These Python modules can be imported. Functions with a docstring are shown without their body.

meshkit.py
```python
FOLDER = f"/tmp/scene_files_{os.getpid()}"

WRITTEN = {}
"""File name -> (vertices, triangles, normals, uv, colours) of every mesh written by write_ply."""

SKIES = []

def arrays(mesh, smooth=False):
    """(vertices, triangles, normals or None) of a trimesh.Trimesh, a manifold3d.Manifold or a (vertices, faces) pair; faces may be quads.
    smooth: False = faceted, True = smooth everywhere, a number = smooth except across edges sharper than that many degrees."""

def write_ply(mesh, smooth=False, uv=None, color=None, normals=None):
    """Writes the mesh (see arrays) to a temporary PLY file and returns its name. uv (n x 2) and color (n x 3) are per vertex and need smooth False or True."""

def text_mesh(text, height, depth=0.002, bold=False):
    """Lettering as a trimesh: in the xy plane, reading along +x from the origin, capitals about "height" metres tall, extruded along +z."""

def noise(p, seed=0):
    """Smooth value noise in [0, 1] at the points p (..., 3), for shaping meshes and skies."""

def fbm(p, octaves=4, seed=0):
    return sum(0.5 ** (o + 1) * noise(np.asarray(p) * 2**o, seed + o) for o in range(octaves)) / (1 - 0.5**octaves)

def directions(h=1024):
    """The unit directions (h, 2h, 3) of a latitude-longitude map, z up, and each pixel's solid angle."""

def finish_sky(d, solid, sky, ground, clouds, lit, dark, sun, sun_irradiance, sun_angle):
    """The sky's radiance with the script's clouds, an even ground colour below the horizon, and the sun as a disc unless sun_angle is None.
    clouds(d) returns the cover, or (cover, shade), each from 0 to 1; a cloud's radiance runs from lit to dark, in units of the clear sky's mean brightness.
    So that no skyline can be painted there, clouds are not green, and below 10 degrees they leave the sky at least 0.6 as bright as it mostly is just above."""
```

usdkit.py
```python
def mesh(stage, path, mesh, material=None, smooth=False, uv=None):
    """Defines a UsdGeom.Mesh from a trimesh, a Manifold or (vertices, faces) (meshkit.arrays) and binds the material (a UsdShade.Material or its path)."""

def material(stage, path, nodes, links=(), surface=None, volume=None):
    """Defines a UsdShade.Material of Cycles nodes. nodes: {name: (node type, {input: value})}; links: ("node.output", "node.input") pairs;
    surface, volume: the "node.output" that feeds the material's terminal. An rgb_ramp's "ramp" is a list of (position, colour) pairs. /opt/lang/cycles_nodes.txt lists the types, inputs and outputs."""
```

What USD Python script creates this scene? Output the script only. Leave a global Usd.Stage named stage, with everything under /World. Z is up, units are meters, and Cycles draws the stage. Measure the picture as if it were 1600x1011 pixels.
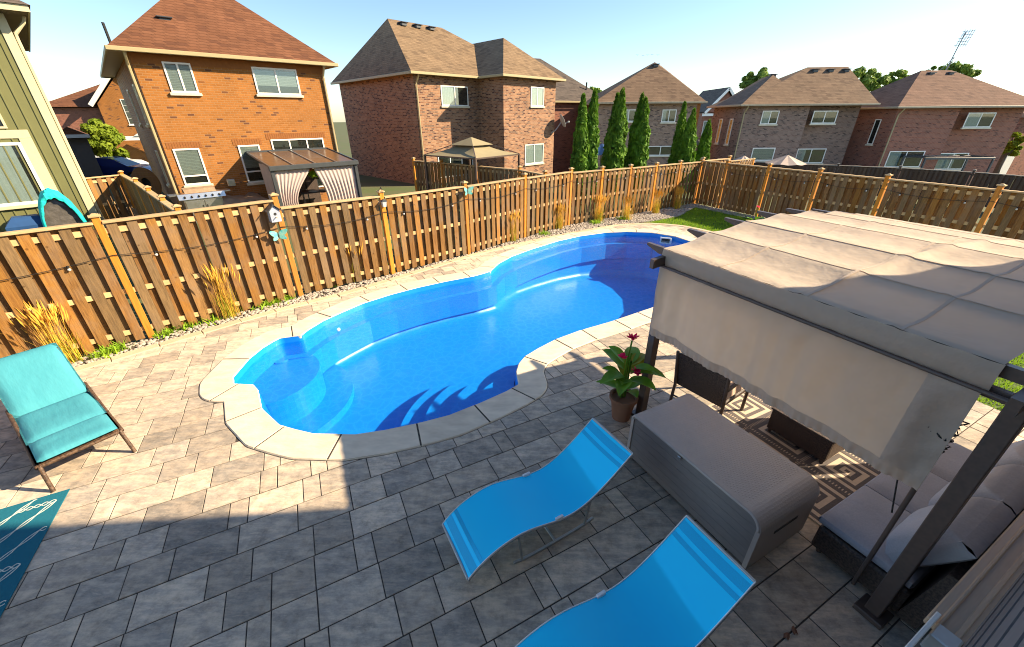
import math, random, numpy as np, trimesh, usdkit, meshkit
import shapely
from shapely import affinity
from shapely.geometry import Polygon, LineString, Point, MultiPolygon, box as sbox
from scipy.spatial import Delaunay
from pxr import Usd, UsdGeom, UsdLux, UsdShade, Gf, Sdf

rng = np.random.default_rng(7)
random.seed(7)
stage = Usd.Stage.CreateInMemory()
UsdGeom.SetStageUpAxis(stage, UsdGeom.Tokens.z)
UsdGeom.SetStageMetersPerUnit(stage, 1.0)
World = UsdGeom.Xform.Define(stage, '/World')
stage.SetDefaultPrim(World.GetPrim())
UsdGeom.Scope.Define(stage, '/World/Looks')
rad, deg = math.radians, math.degrees

# ------------------------------------------------------------------ camera, sky, sun, exposure
CAM_H, FPX, ROW0, VX = 3.4, 622.2, 186.0, 810.0          # eye height, lens, horizon row, plumb-line column
EXPOSURE = 2.2
SUN_AZ, SUN_EL = 86.6, 30.4
SKY, SUN = 0.052, 0.80
_pitch = math.atan((505.5 - ROW0) / FPX)
_roll = math.atan((VX - 800) / (FPX / math.tan(_pitch)))
_f = np.array([0, math.cos(_pitch), -math.sin(_pitch)]); _r = np.array([1.0, 0, 0]); _d = np.cross(_f, _r)
_r, _d = math.cos(_roll) * _r + math.sin(_roll) * _d, -math.sin(_roll) * _r + math.cos(_roll) * _d
EYE = np.array([0, 0, CAM_H])
cam = UsdGeom.Camera.Define(stage, '/World/camera')
cam.CreateFocalLengthAttr(FPX / 1600 * 36); cam.CreateHorizontalApertureAttr(36.0); cam.CreateVerticalApertureAttr(36.0 * 647 / 1024)
cam.CreateClippingRangeAttr(Gf.Vec2f(0.05, 3000)); cam.CreateExposureAttr(EXPOSURE)
cam.AddTransformOp().Set(Gf.Matrix4d(*_r, 0, *(-_d), 0, *(-_f), 0, *EYE, 1))
S = np.array([math.sin(rad(SUN_AZ)) * math.cos(rad(SUN_EL)), math.cos(rad(SUN_AZ)) * math.cos(rad(SUN_EL)), math.sin(rad(SUN_EL))])
skym = usdkit.material(stage, '/World/Looks/sky_look', {
    's': ('sky_texture', {'sky_type': 'single_scattering', 'sun_disc': False, 'sun_elevation': rad(SUN_EL), 'sun_rotation': rad(SUN_AZ), 'air_density': 1.0, 'aerosol_density': 0.5, 'ozone_density': 2.0}),
    'h': ('hsv', {'saturation': 1.07, 'value': .97}), 'b': ('background_shader', {'strength': SKY})}, [('s.color', 'h.color'), ('h.color', 'b.color')], surface='b.background')
dome = UsdLux.DomeLight.Define(stage, '/World/sky')
UsdShade.MaterialBindingAPI.Apply(dome.GetPrim()).Bind(skym)
dome.GetPrim().SetCustomDataByKey('kind', 'structure')
sun = UsdLux.DistantLight.Define(stage, '/World/sun')
sun.CreateNormalizeAttr(True); sun.CreateIntensityAttr(SUN); sun.CreateAngleAttr(0.5); sun.CreateColorAttr(Gf.Vec3f(1.0, 0.82, 0.57))
_x = np.cross([0, 0, 1.0], S); _x /= np.linalg.norm(_x); _y = np.cross(S, _x)
sun.AddTransformOp().Set(Gf.Matrix4d(*_x, 0, *_y, 0, *S, 0, 0, 0, 30, 1))

# ------------------------------------------------------------------ survey: where the sight line through a photo point meets a plane of the place
_R = np.array([_r, _d, _f])
def ray(px, py): return _R.T @ np.array([(px - 800) / FPX, (py - 505.5) / FPX, 1.0])
def G(px, py, z=0.0):
    d = ray(px, py); return EYE + d * (z - CAM_H) / d[2]
def AD(px, py, Y):
    d = ray(px, py); return EYE + d * Y / d[1]
def hv(h): return np.array([math.sin(rad(h)), math.cos(rad(h)), 0.0])
def V(px, py, p, h):                                     # (distance along heading h from p, height) on the upright plane through p
    t = hv(h); n = np.array([t[1], -t[0], 0]); d = ray(px, py)
    q = EYE + d * ((np.array([p[0], p[1], 0]) - EYE * [1, 1, 0]) @ n) / (d @ n)
    return float((q - [p[0], p[1], 0]) @ t), float(q[2])
def project(p):
    q = _R @ (np.asarray(p, float) - EYE); return np.array([800 + FPX * q[0] / q[2], 505.5 + FPX * q[1] / q[2], q[2]])

# ------------------------------------------------------------------ scene helpers
used = {}
def numbered(path):
    n = used.get(path, 0); used[path] = n + 1
    return path if n == 0 else f'{path}_{n:03d}'
def tag(path, label=None, cat=None, group=None, kind=None):
    p = stage.GetPrimAtPath(path)
    for k, v in (('label', label), ('category', cat), ('group', group), ('kind', kind)):
        if v: p.SetCustomDataByKey(k, v)
    return path
def obj(name, mesh, m, parent=None, smooth=False, **kw):
    path = numbered((parent or '/World') + '/' + name)
    if isinstance(mesh, list): mesh = trimesh.util.concatenate(mesh)
    usdkit.mesh(stage, path, mesh, m, smooth=smooth)
    if kw: tag(path, **kw)
    return path
def thing(name, label, cat, loc=(0, 0, 0), h=90.0, group=None, kind=None):
    path = numbered('/World/' + name)
    x = UsdGeom.Xform.Define(stage, path); x.AddTranslateOp().Set(Gf.Vec3d(*map(float, (*loc, 0)[:3]))); x.AddRotateZOp().Set(90.0 - h)
    return tag(path, label, cat, group, kind)
def copy_of(src, name, label, loc, h, group=None):
    path = numbered('/World/' + name)
    x = UsdGeom.Xform.Define(stage, path)
    p = x.GetPrim(); p.GetReferences().AddInternalReference(Sdf.Path(src)); p.SetInstanceable(True)
    ops = x.GetOrderedXformOps()
    if not ops: ops = [x.AddTranslateOp(), x.AddRotateZOp()]
    ops[0].Set(Gf.Vec3d(*map(float, loc))); ops[1].Set(90.0 - h)
    return tag(path, label, stage.GetPrimAtPath(src).GetCustomDataByKey('category'), group)
def local(p, loc, h):
    d = np.asarray(p, float)[:3] - np.array([loc[0], loc[1], 0]); t = hv(h); l = hv(h - 90)
    return np.array([d @ t, d @ l, d[2]])

# ------------------------------------------------------------------ mesh helpers
def cross2(a, b): return a[:, 0] * b[:, 1] - a[:, 1] * b[:, 0]
def bx(x0, x1, y0, y1, z0, z1):
    v = np.array([[x, y, z] for z in (z0, z1) for y in (y0, y1) for x in (x0, x1)], float)
    f = [[0, 2, 3, 1], [4, 5, 7, 6], [0, 1, 5, 4], [1, 3, 7, 5], [3, 2, 6, 7], [2, 0, 4, 6]]
    return trimesh.Trimesh(v, [t for q in f for t in (q[:3], [q[0], q[2], q[3]])], process=False)
def cbx(x0, x1, y0, y1, z0, z1, c=0.01):
    pts = []
    for x, sx in ((x0, 1), (x1, -1)):
        for y, sy in ((y0, 1), (y1, -1)):
            for z, sz in ((z0, 1), (z1, -1)):
                pts += [[x, y + sy * c, z + sz * c], [x + sx * c, y, z + sz * c], [x + sx * c, y + sy * c, z]]
    return trimesh.Trimesh(np.array(pts)).convex_hull
def rbx(x0, x1, y0, y1, z0, z1, r=0.05, n=3):             # rounded box
    s = trimesh.creation.icosphere(subdivisions=n - 1, radius=r).vertices
    pts = [s + [x, y, z] for x in (x0 + r, x1 - r) for y in (y0 + r, y1 - r) for z in (z0 + r, z1 - r)]
    return trimesh.convex.convex_hull(np.vstack(pts))
def hull(pts): return trimesh.convex.convex_hull(np.asarray(pts, float))
def tube(points, r, n=6, cap=True):
    p = np.asarray(points, float); t = np.gradient(p, axis=0); t /= np.linalg.norm(t, axis=1, keepdims=True) + 1e-12
    up = np.array([0, 0, 1.0]) if abs(t[:, 2]).mean() < 0.8 else np.array([1.0, 0, 0])
    a = np.cross(t, up); a /= np.linalg.norm(a, axis=1, keepdims=True) + 1e-12
    b = np.cross(t, a); ang = np.arange(n) * 2 * np.pi / n + np.pi / n
    rr = np.broadcast_to(r, (len(p),))
    v = (p[:, None] + rr[:, None, None] * (np.cos(ang)[None, :, None] * a[:, None] + np.sin(ang)[None, :, None] * b[:, None])).reshape(-1, 3)
    f = []
    for i in range(len(p) - 1):
        for j in range(n):
            q = [i * n + j, i * n + (j + 1) % n, (i + 1) * n + (j + 1) % n, (i + 1) * n + j]; f += [[q[0], q[1], q[2]], [q[0], q[2], q[3]]]
    if cap:
        for j in range(1, n - 1): f += [[0, j + 1, j], [(len(p) - 1) * n, (len(p) - 1) * n + j, (len(p) - 1) * n + j + 1]]
    return trimesh.Trimesh(v, f, process=False)
def rod(a, b, r, n=8): return tube([a, b], r, n)
def bar(a, b, w, hgt):                                   # square bar between two points
    a, b = np.asarray(a, float), np.asarray(b, float); t = (b - a) / np.linalg.norm(b - a)
    s = np.cross(t, [0, 0, 1.0]); s = np.array([1.0, 0, 0]) if np.linalg.norm(s) < 1e-6 else s / np.linalg.norm(s)
    u = np.cross(s, t)
    return hull([p + i * s * w / 2 + j * u * hgt / 2 for p in (a, b) for i in (-1, 1) for j in (-1, 1)])
def grid(P):                                             # (m, n, 3) points as a sheet
    m, n = P.shape[:2]; i, j = np.meshgrid(np.arange(m - 1), np.arange(n - 1), indexing='ij'); k = (i * n + j).ravel()
    f = np.vstack([np.stack([k, k + n, k + n + 1], 1), np.stack([k, k + n + 1, k + 1], 1)])
    return trimesh.Trimesh(P.reshape(-1, 3), f, process=False)
def slab(P, t):                                          # a sheet with thickness t (downwards in z, or vector)
    m, n = P.shape[:2]; off = np.asarray(t, float) if np.ndim(t) else np.array([0, 0, -t])
    top, bot = grid(P), grid(P + off); bot.invert()
    rim = [P[0], P[-1][::-1], P[:, 0][::-1], P[:, -1]]
    sides = [grid(np.stack([e, e + off])) for e in rim]
    return trimesh.util.concatenate([top, bot] + sides)
def extr(poly, z0, z1):
    parts = []
    for g in (poly.geoms if hasattr(poly, 'geoms') else [poly]):
        if g.geom_type == 'Polygon' and g.area > 1e-5:
            e = trimesh.creation.extrude_polygon(g, z1 - z0, engine='earcut'); e.apply_translation([0, 0, z0]); parts.append(e)
    return trimesh.util.concatenate(parts)
def bevel_slab(g, z0, z1, c=0.006):                      # one paving stone: a prism with chamfered top edges
    g = shapely.geometry.polygon.orient(g.simplify(0.002), 1.0)
    inner = g.buffer(-c, join_style=2)
    if inner.is_empty or inner.geom_type != 'Polygon' or len(inner.exterior.coords) != len(g.exterior.coords): return extr(g, z0, z1)
    o = np.array(g.exterior.coords)[:-1]; i = np.array(shapely.geometry.polygon.orient(inner, 1.0).exterior.coords)[:-1]
    k = int(np.argmin(((i - o[0]) ** 2).sum(1))); i = np.roll(i, -k, axis=0); n = len(o)
    v = np.vstack([np.c_[o, np.full(n, z0)], np.c_[o, np.full(n, z1 - c)], np.c_[i, np.full(n, z1)]]); f = []
    for a in range(n):
        b = (a + 1) % n
        for s in (0, n): f += [[s + a, s + b, s + n + b], [s + a, s + n + b, s + n + a]]
    _, tf = trimesh.creation.triangulate_polygon(Polygon(i), engine='earcut')
    tv, tf = trimesh.creation.triangulate_polygon(Polygon(i), engine='earcut')
    idx = [int(np.argmin(((i - p) ** 2).sum(1))) for p in tv]
    for t in tf:
        t = [2 * n + idx[q] for q in t]; f.append(t)
    return trimesh.Trimesh(v, f, process=False)
def move(m, p=(0, 0, 0), h=90.0, s=1.0):
    m = m.copy(); a = rad(90.0 - h); c, sn = math.cos(a), math.sin(a)
    M4 = np.eye(4); M4[:3, :3] = np.array([[c, -sn, 0], [sn, c, 0], [0, 0, 1]]) * s; M4[:3, 3] = p
    m.apply_transform(M4); return m
def cushion(x0, x1, y0, y1, z0, z1, puff=0.03, n=14, seed=0):
    u = np.linspace(-1, 1, n); U, W = np.meshgrid(u, u, indexing='ij')
    e = (1 - np.abs(U) ** 6) * (1 - np.abs(W) ** 6)
    X = (x0 + x1) / 2 + U * (x1 - x0) / 2; Y = (y0 + y1) / 2 + W * (y1 - y0) / 2
    P = np.stack([X, Y, np.zeros_like(X)], -1)
    w = (meshkit.fbm(P * 7 + seed * 3.1, 3, seed) - .5) * .02
    zt = z1 - .035 + (.035 + puff) * np.clip(e, 0, 1) ** .6 + w * e; zb = z0 + .03 - .03 * np.clip(e, 0, 1) ** .5
    top = grid(np.stack([X, Y, zt], -1)); bot = grid(np.stack([X, Y, zb], -1)); bot.invert()
    T, B = np.stack([X, Y, zt], -1), np.stack([X, Y, zb], -1)
    sides = [grid(np.stack([B_, (B_ + T_) / 2 + o, T_])) for T_, B_, o in ((T[0], B[0], [-.015, 0, 0]), (T[-1][::-1], B[-1][::-1], [.015, 0, 0]), (T[:, 0][::-1], B[:, 0][::-1], [0, -.015, 0]), (T[:, -1], B[:, -1], [0, .015, 0]))]
    for s_ in sides: s_.invert()
    return trimesh.util.concatenate([top, bot] + sides)

# ------------------------------------------------------------------ materials
def mat(name, c1, c2=None, rough=0.6, scale=6.0, stretch=(1, 1, 1), lo=0.3, hi=0.7, rnd=0.0, bump=0.0, bscale=40.0, spec=0.3, metal=0.0, detail=4, coat=0.0, trans=0.0, patch=None):
    c2 = c2 or tuple(c * 0.8 for c in c1)
    N = {'tc': ('texture_coordinate', {}), 'mp': ('mapping', {'scale': stretch}), 'n': ('noise_texture', {'scale': scale, 'detail': detail, 'roughness': 0.6}),
         'r': ('rgb_ramp', {'ramp': [(lo, c1), (hi, c2)]}), 'p': ('principled_bsdf', {'roughness': rough, 'specular_ior_level': spec, 'metallic': metal, 'coat_weight': coat})}
    L = [('tc.object', 'mp.vector'), ('mp.vector', 'n.vector'), ('n.fac', 'r.fac')]
    out = 'r.color'
    if patch:
        N['pn'] = ('noise_texture', {'scale': 1.6, 'detail': 5, 'roughness': .65}); N['pr'] = ('rgb_ramp', {'ramp': [(.46, (0, 0, 0)), (.68, (.75, .75, .75))]}); N['pm'] = ('mix', {'color2': patch})
        N['kn'] = ('voronoi_texture', {'scale': 4.2}); N['kr'] = ('rgb_ramp', {'ramp': [(.0, (.35, .3, .28)), (.06, (.5, .45, .4)), (.1, (1, 1, 1))]}); N['km'] = ('mix', {'mix_type': 'multiply', 'fac': .8})
        L += [('tc.object', 'pn.vector'), ('pn.fac', 'pr.fac'), ('pr.color', 'pm.fac'), (out, 'pm.color1'), ('tc.object', 'kn.vector'), ('kn.distance', 'kr.fac'), ('pm.color', 'km.color1'), ('kr.color', 'km.color2')]; out = 'km.color'
    if rnd:
        N['oi'] = ('object_info', {}); N['mr'] = ('map_range', {'from_min': 0, 'from_max': 1, 'to_min': 1 - rnd, 'to_max': 1 + rnd}); N['hs'] = ('hsv', {})
        L += [('oi.random', 'mr.value'), ('mr.result', 'hs.value'), (out, 'hs.color')]; out = 'hs.color'
    L.append((out, 'p.base_color'))
    if bump:
        N['bn'] = ('noise_texture', {'scale': bscale, 'detail': 3}); N['bp'] = ('bump', {'strength': 1.0, 'distance': bump})
        L += [('mp.vector', 'bn.vector'), ('bn.fac', 'bp.height'), ('bp.normal', 'p.normal')]
    surf = 'p.BSDF'
    if trans:
        N['tl'] = ('translucent_bsdf', {}); N['mx'] = ('mix_closure', {'fac': trans})
        L += [(out, 'tl.color'), ('p.BSDF', 'mx.closure1'), ('tl.BSDF', 'mx.closure2')]; surf = 'mx.closure'
    return usdkit.material(stage, '/World/Looks/' + name, N, L, surface=surf)

def brick_mat(name, a, b, dark, mortar, bw=0.22, rh=0.078, zs=1.0, ms=0.009, bias=0.0, amount=0.06, rough=0.85, bump=0.004):
    """bricks or shingles in courses; now and then a dark one"""
    N = {'tc': ('texture_coordinate', {}), 'sx': ('separate_xyz', {}), 'ad': ('math', {'math_type': 'add'}), 'mz': ('math', {'math_type': 'multiply', 'value2': zs}), 'cv': ('combine_xyz', {}),
         'br': ('brick_texture', {'color1': (0, 0, 0), 'color2': (1, 1, 1), 'mortar': (.5, .5, .5), 'scale': 1.0, 'mortar_size': ms, 'mortar_smooth': 0.2, 'bias': bias, 'brick_width': bw, 'row_height': rh}),
         'rp': ('rgb_ramp', {'ramp': [(0, dark), (amount, dark), (amount + .02, a), (1, b)]}),
         'n': ('noise_texture', {'scale': 1.3, 'detail': 5, 'roughness': .65}), 'nr': ('rgb_ramp', {'ramp': [(.3, (.82, .82, .82)), (.7, (1.12, 1.1, 1.08))]}),
         'ml': ('mix', {'mix_type': 'multiply', 'fac': 1.0}), 'mm': ('mix', {'color2': mortar}),
         'bp': ('bump', {'strength': 1.0, 'distance': bump, 'invert': True}), 'p': ('principled_bsdf', {'roughness': rough, 'specular_ior_level': 0.2})}
    L = [('tc.object', 'sx.vector'), ('sx.x', 'ad.value1'), ('sx.y', 'ad.value2'), ('sx.z', 'mz.value1'), ('ad.value', 'cv.x'), ('mz.value', 'cv.y'), ('cv.vector', 'br.vector'),
         ('br.color', 'rp.fac'), ('tc.object', 'n.vector'), ('n.fac', 'nr.fac'), ('rp.color', 'ml.color1'), ('nr.color', 'ml.color2'), ('ml.color', 'mm.color1'), ('br.fac', 'mm.fac'),
         ('mm.color', 'p.base_color'), ('br.fac', 'bp.height'), ('bp.normal', 'p.normal')]
    return usdkit.material(stage, '/World/Looks/' + name, N, L, surface='p.BSDF')

def pane_mat(name, tint, tr=(0.75, 0.8, 0.8)):
    return usdkit.material(stage, '/World/Looks/' + name, {'t': ('transparent_bsdf', {'color': tr}), 'g': ('glossy_bsdf', {'roughness': 0.02, 'color': tint}), 'm': ('mix_closure', {}), 'ge': ('geometry', {}),
                           'dp': ('vector_math', {'math_type': 'dot_product'}), 'ab': ('math', {'math_type': 'absolute'}), 'om': ('math', {'math_type': 'subtract', 'value1': 1.0}), 'p5': ('math', {'math_type': 'power', 'value2': 4.0}), 'fr': ('math', {'math_type': 'multiply_add', 'value2': .85, 'value3': .09})},
                           [('ge.incoming', 'dp.vector1'), ('ge.normal', 'dp.vector2'), ('dp.value', 'ab.value1'), ('ab.value', 'om.value2'), ('om.value', 'p5.value1'), ('p5.value', 'fr.value1'), ('fr.value', 'm.fac'), ('t.BSDF', 'm.closure1'), ('g.BSDF', 'm.closure2')], surface='m.closure')

M = {}
def wood_set(prefix, cols, rnd=.16):
    for k, (a, b) in enumerate(cols): M[f'{prefix}{k}'] = mat(f'{prefix}_{k}', a, b, rough=.8, scale=9, stretch=(5, 5, .45), lo=.32, hi=.68, rnd=rnd, bump=.003, bscale=18, detail=6, spec=.15, patch=(.20, .135, .08) if prefix == 'board' else None)
wood_set('board', [((0.248, 0.127, 0.042), (0.126, 0.060, 0.020)), ((0.275, 0.151, 0.052), (0.143, 0.077, 0.029)), ((0.298, 0.146, 0.033), (0.187, 0.083, 0.022)), ((0.220, 0.138, 0.063), (0.121, 0.077, 0.037)), ((0.259, 0.135, 0.041), (0.121, 0.060, 0.021))])
wood_set('post', [((.58, .235, .03), (.42, .155, .024)), ((.50, .21, .04), (.36, .145, .03))])
M['rail'] = mat('rail_wood', (.56, .38, .18), (.46, .3, .14), rough=.8, scale=6, rnd=.1)
M['cap'] = mat('cap_wood', (.48, .33, .17), (.36, .24, .12), rough=.8, scale=7, rnd=.1)
wood_set('grey_board', [((.10, .066, .045), (.06, .04, .03)), ((.12, .075, .045), (.07, .046, .032))])
M['grey_cap'] = mat('grey_cap_wood', (.36, .31, .25), (.24, .2, .16), rough=.8, scale=5)
M['grass'] = mat('grass_look', (.30, .46, .025), (.2, .36, .02), rough=.7, scale=3, trans=.3)
M['lawn'] = mat('lawn_soil', (.06, .10, .015), (.04, .06, .015), rough=.9, scale=4)
M['soil'] = mat('soil', (.11, .09, .06), (.07, .055, .04), rough=.95, scale=9)
M['far_ground'] = mat('ground_look', (.07, .10, .03), (.10, .09, .05), rough=.95, scale=.35)
M['pebble'] = mat('pebble_stone', (.46, .40, .33), (.30, .25, .2), rough=.8, scale=9, rnd=.3)
M['joint'] = mat('joint_sand', (.075, .06, .048), (.05, .042, .035), rough=.95, scale=20)
M['curb'] = mat('curb_stone', (.54, .42, .28), (.46, .355, .23), rough=.85, scale=6, rnd=.07, bump=.003)
M['coping'] = mat('coping_stone', (.72, .60, .44), (.56, .455, .335), rough=.8, scale=3.4, stretch=(1, 2.2, 1), rnd=.06, bump=.004, bscale=14)
def paver_mat(k, a, b, c):
    N = {'tc': ('texture_coordinate', {}), 'mp': ('mapping', {'rotation': (0, 0, rad(27 + 38)), 'scale': (2.2, 9, 1)}), 'n': ('noise_texture', {'scale': 1.5, 'detail': 8, 'roughness': .72, 'distortion': .12}),
         'r': ('rgb_ramp', {'ramp': [(.3, a), (.45, b), (.58, c), (.66, b), (.75, a)]}), 'oi': ('object_info', {}), 'mr': ('map_range', {'from_min': 0, 'from_max': 1, 'to_min': .72, 'to_max': 1.12}), 'hs': ('hsv', {}),
         'pk': ('noise_texture', {'scale': 7.5, 'detail': 9, 'roughness': .78}), 'pr': ('rgb_ramp', {'ramp': [(.34, (.55, .53, .51)), (.46, (.86, .85, .84)), (.56, (1.05, 1.04, 1.03)), (.7, (1.16, 1.15, 1.14))]}), 'ml': ('mix', {'mix_type': 'multiply', 'fac': .8}),
         'bn': ('noise_texture', {'scale': 5, 'detail': 5, 'roughness': .7}), 'bp': ('bump', {'strength': 1.0, 'distance': .006}), 'p': ('principled_bsdf', {'roughness': .75, 'specular_ior_level': .28})}
    L = [('tc.object', 'mp.vector'), ('mp.vector', 'n.vector'), ('n.fac', 'r.fac'), ('oi.random', 'mr.value'), ('mr.result', 'hs.value'), ('r.color', 'hs.color'), ('tc.object', 'pk.vector'), ('pk.fac', 'pr.fac'),
         ('hs.color', 'ml.color1'), ('pr.color', 'ml.color2'), ('ml.color', 'p.base_color'), ('tc.object', 'bn.vector'), ('bn.fac', 'bp.height'), ('bp.normal', 'p.normal')]
    return usdkit.material(stage, f'/World/Looks/paver_{k}', N, L, surface='p.BSDF')
M['paver0'] = paver_mat(0, (.64, .50, .36), (.52, .42, .315), (.35, .30, .245))
M['paver1'] = paver_mat(1, (.69, .54, .385), (.57, .455, .335), (.40, .335, .27))
M['paver2'] = paver_mat(2, (.56, .445, .335), (.45, .37, .285), (.29, .255, .215))
M['pool'] = mat('pool_gelcoat', (.003, .215, .66), (.003, .195, .62), rough=.35, scale=60, lo=.4, hi=.6, spec=.4)
M['white_plastic'] = mat('white_plastic', (.75, .75, .73), rough=.4)
M['black_plastic'] = mat('black_plastic', (.03, .03, .03), rough=.5)
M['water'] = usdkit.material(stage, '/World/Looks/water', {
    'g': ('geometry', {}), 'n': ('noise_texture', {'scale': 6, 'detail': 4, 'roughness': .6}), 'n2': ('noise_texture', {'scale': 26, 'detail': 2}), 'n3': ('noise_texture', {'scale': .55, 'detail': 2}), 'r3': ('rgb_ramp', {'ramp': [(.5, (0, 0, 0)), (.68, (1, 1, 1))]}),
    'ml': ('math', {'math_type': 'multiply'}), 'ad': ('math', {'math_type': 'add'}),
    'bp': ('bump', {'strength': 1.0, 'distance': .04}), 'wv': ('noise_texture', {'scale': 3.5, 'detail': 2}), 'wm': ('mix_vector', {'fac': .09}), 'vo': ('voronoi_texture', {'feature': 'distance_to_edge', 'scale': 7.5}), 'vr': ('rgb_ramp', {'ramp': [(0, (.97, .995, 1)), (.06, (.84, .95, .985)), (.2, (.74, .905, .965)), (.6, (.70, .885, .955))]}), 't': ('transparent_bsdf', {}), 'gl': ('glossy_bsdf', {'roughness': .015}), 'dp': ('vector_math', {'math_type': 'dot_product'}), 'ab': ('math', {'math_type': 'absolute'}), 'om': ('math', {'math_type': 'subtract', 'value1': 1.0}), 'p5': ('math', {'math_type': 'power', 'value2': 5.0}), 'fr': ('math', {'math_type': 'multiply_add', 'value2': .97, 'value3': .022}), 'm': ('mix_closure', {})},  # voronoi tint paints a caustic light dapple into the transmitted colour
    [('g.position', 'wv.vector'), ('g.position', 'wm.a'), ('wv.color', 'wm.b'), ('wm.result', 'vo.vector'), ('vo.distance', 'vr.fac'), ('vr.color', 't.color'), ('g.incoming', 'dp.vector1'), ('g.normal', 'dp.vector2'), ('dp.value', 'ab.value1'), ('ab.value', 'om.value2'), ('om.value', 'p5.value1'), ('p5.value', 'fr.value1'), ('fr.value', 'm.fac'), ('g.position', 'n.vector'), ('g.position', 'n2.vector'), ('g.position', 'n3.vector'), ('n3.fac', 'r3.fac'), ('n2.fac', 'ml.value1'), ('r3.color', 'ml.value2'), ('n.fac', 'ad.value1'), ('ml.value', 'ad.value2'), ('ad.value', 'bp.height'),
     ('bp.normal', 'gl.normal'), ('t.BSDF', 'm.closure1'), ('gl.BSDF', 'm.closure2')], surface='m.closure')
M['sling'] = mat('sling_mesh', (.004, .60, .95), (.004, .56, .93), rough=.55, scale=220, lo=.4, hi=.6, spec=.3)
M['sling_seam'] = mat('sling_seam', (.004, .42, .74), rough=.6, scale=200)
M['silver'] = mat('grey_metal', (.42, .43, .42), rough=.38, metal=.7)
M['turquoise'] = mat('turquoise_canvas', (.055, .265, .315), (.045, .24, .29), rough=.85, scale=4, stretch=(1, 3, 1), bump=.006, bscale=6)
M['wicker'] = mat('wicker_brown', (.085, .058, .045), (.035, .024, .02), rough=.55, scale=60, lo=.4, hi=.6, bump=.006, bscale=60)
M['wicker_light'] = mat('wicker_tan', (.12, .07, .042), (.045, .027, .018), rough=.55, scale=45, lo=.4, hi=.6, bump=.006, bscale=45)
M['resin'] = mat('grey_resin', (.41, .34, .29), (.38, .315, .27), rough=.42, scale=30, bump=.002, bscale=70, spec=.5)
M['resin_dark'] = mat('dark_resin', (.21, .18, .165), (.17, .148, .135), rough=.5, scale=12, stretch=(1, 1, 6), bump=.003, bscale=30)
M['bronze'] = mat('bronze_frame', (.085, .055, .042), (.06, .04, .032), rough=.38, scale=30, spec=.5)
M['canopy'] = mat('canopy_fabric', (.76, .63, .50), (.72, .595, .47), rough=.9, scale=5, bump=.02, bscale=5, trans=.5)
M['canopy_hem'] = mat('canopy_hem', (.70, .59, .48), (.66, .55, .445), rough=.9, scale=12, trans=.45, bump=.006, bscale=22)
M['cushion'] = mat('grey_cushion', (.34, .33, .35), (.29, .28, .30), rough=.9, scale=90, bump=.004, bscale=14)
M['beige_cushion'] = mat('beige_cushion', (.46, .33, .25), rough=.9, scale=20)
M['teal'] = mat('teal_rug_pile', (.008, .14, .19), (.006, .105, .15), rough=.95, scale=70, bump=.004, bscale=200)
M['rope'] = mat('rug_white_pile', (.62, .60, .50), (.5, .49, .42), rough=.95, scale=60)
M['rug_dark'] = mat('rug_dark_band', (.13, .11, .105), (.10, .085, .08), rough=.95, scale=50)
M['rug_pale'] = mat('rug_pale_ground', (.56, .44, .33), (.48, .38, .29), rough=.95, scale=40)
M['leaf'] = mat('canna_leaf', (.15, .30, .02), (.07, .19, .016), rough=.4, scale=6, trans=.3, rnd=.2)
M['leaf2'] = mat('canna_leaf_yellow', (.30, .26, .02), (.12, .18, .015), rough=.4, scale=5, trans=.3)
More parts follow.
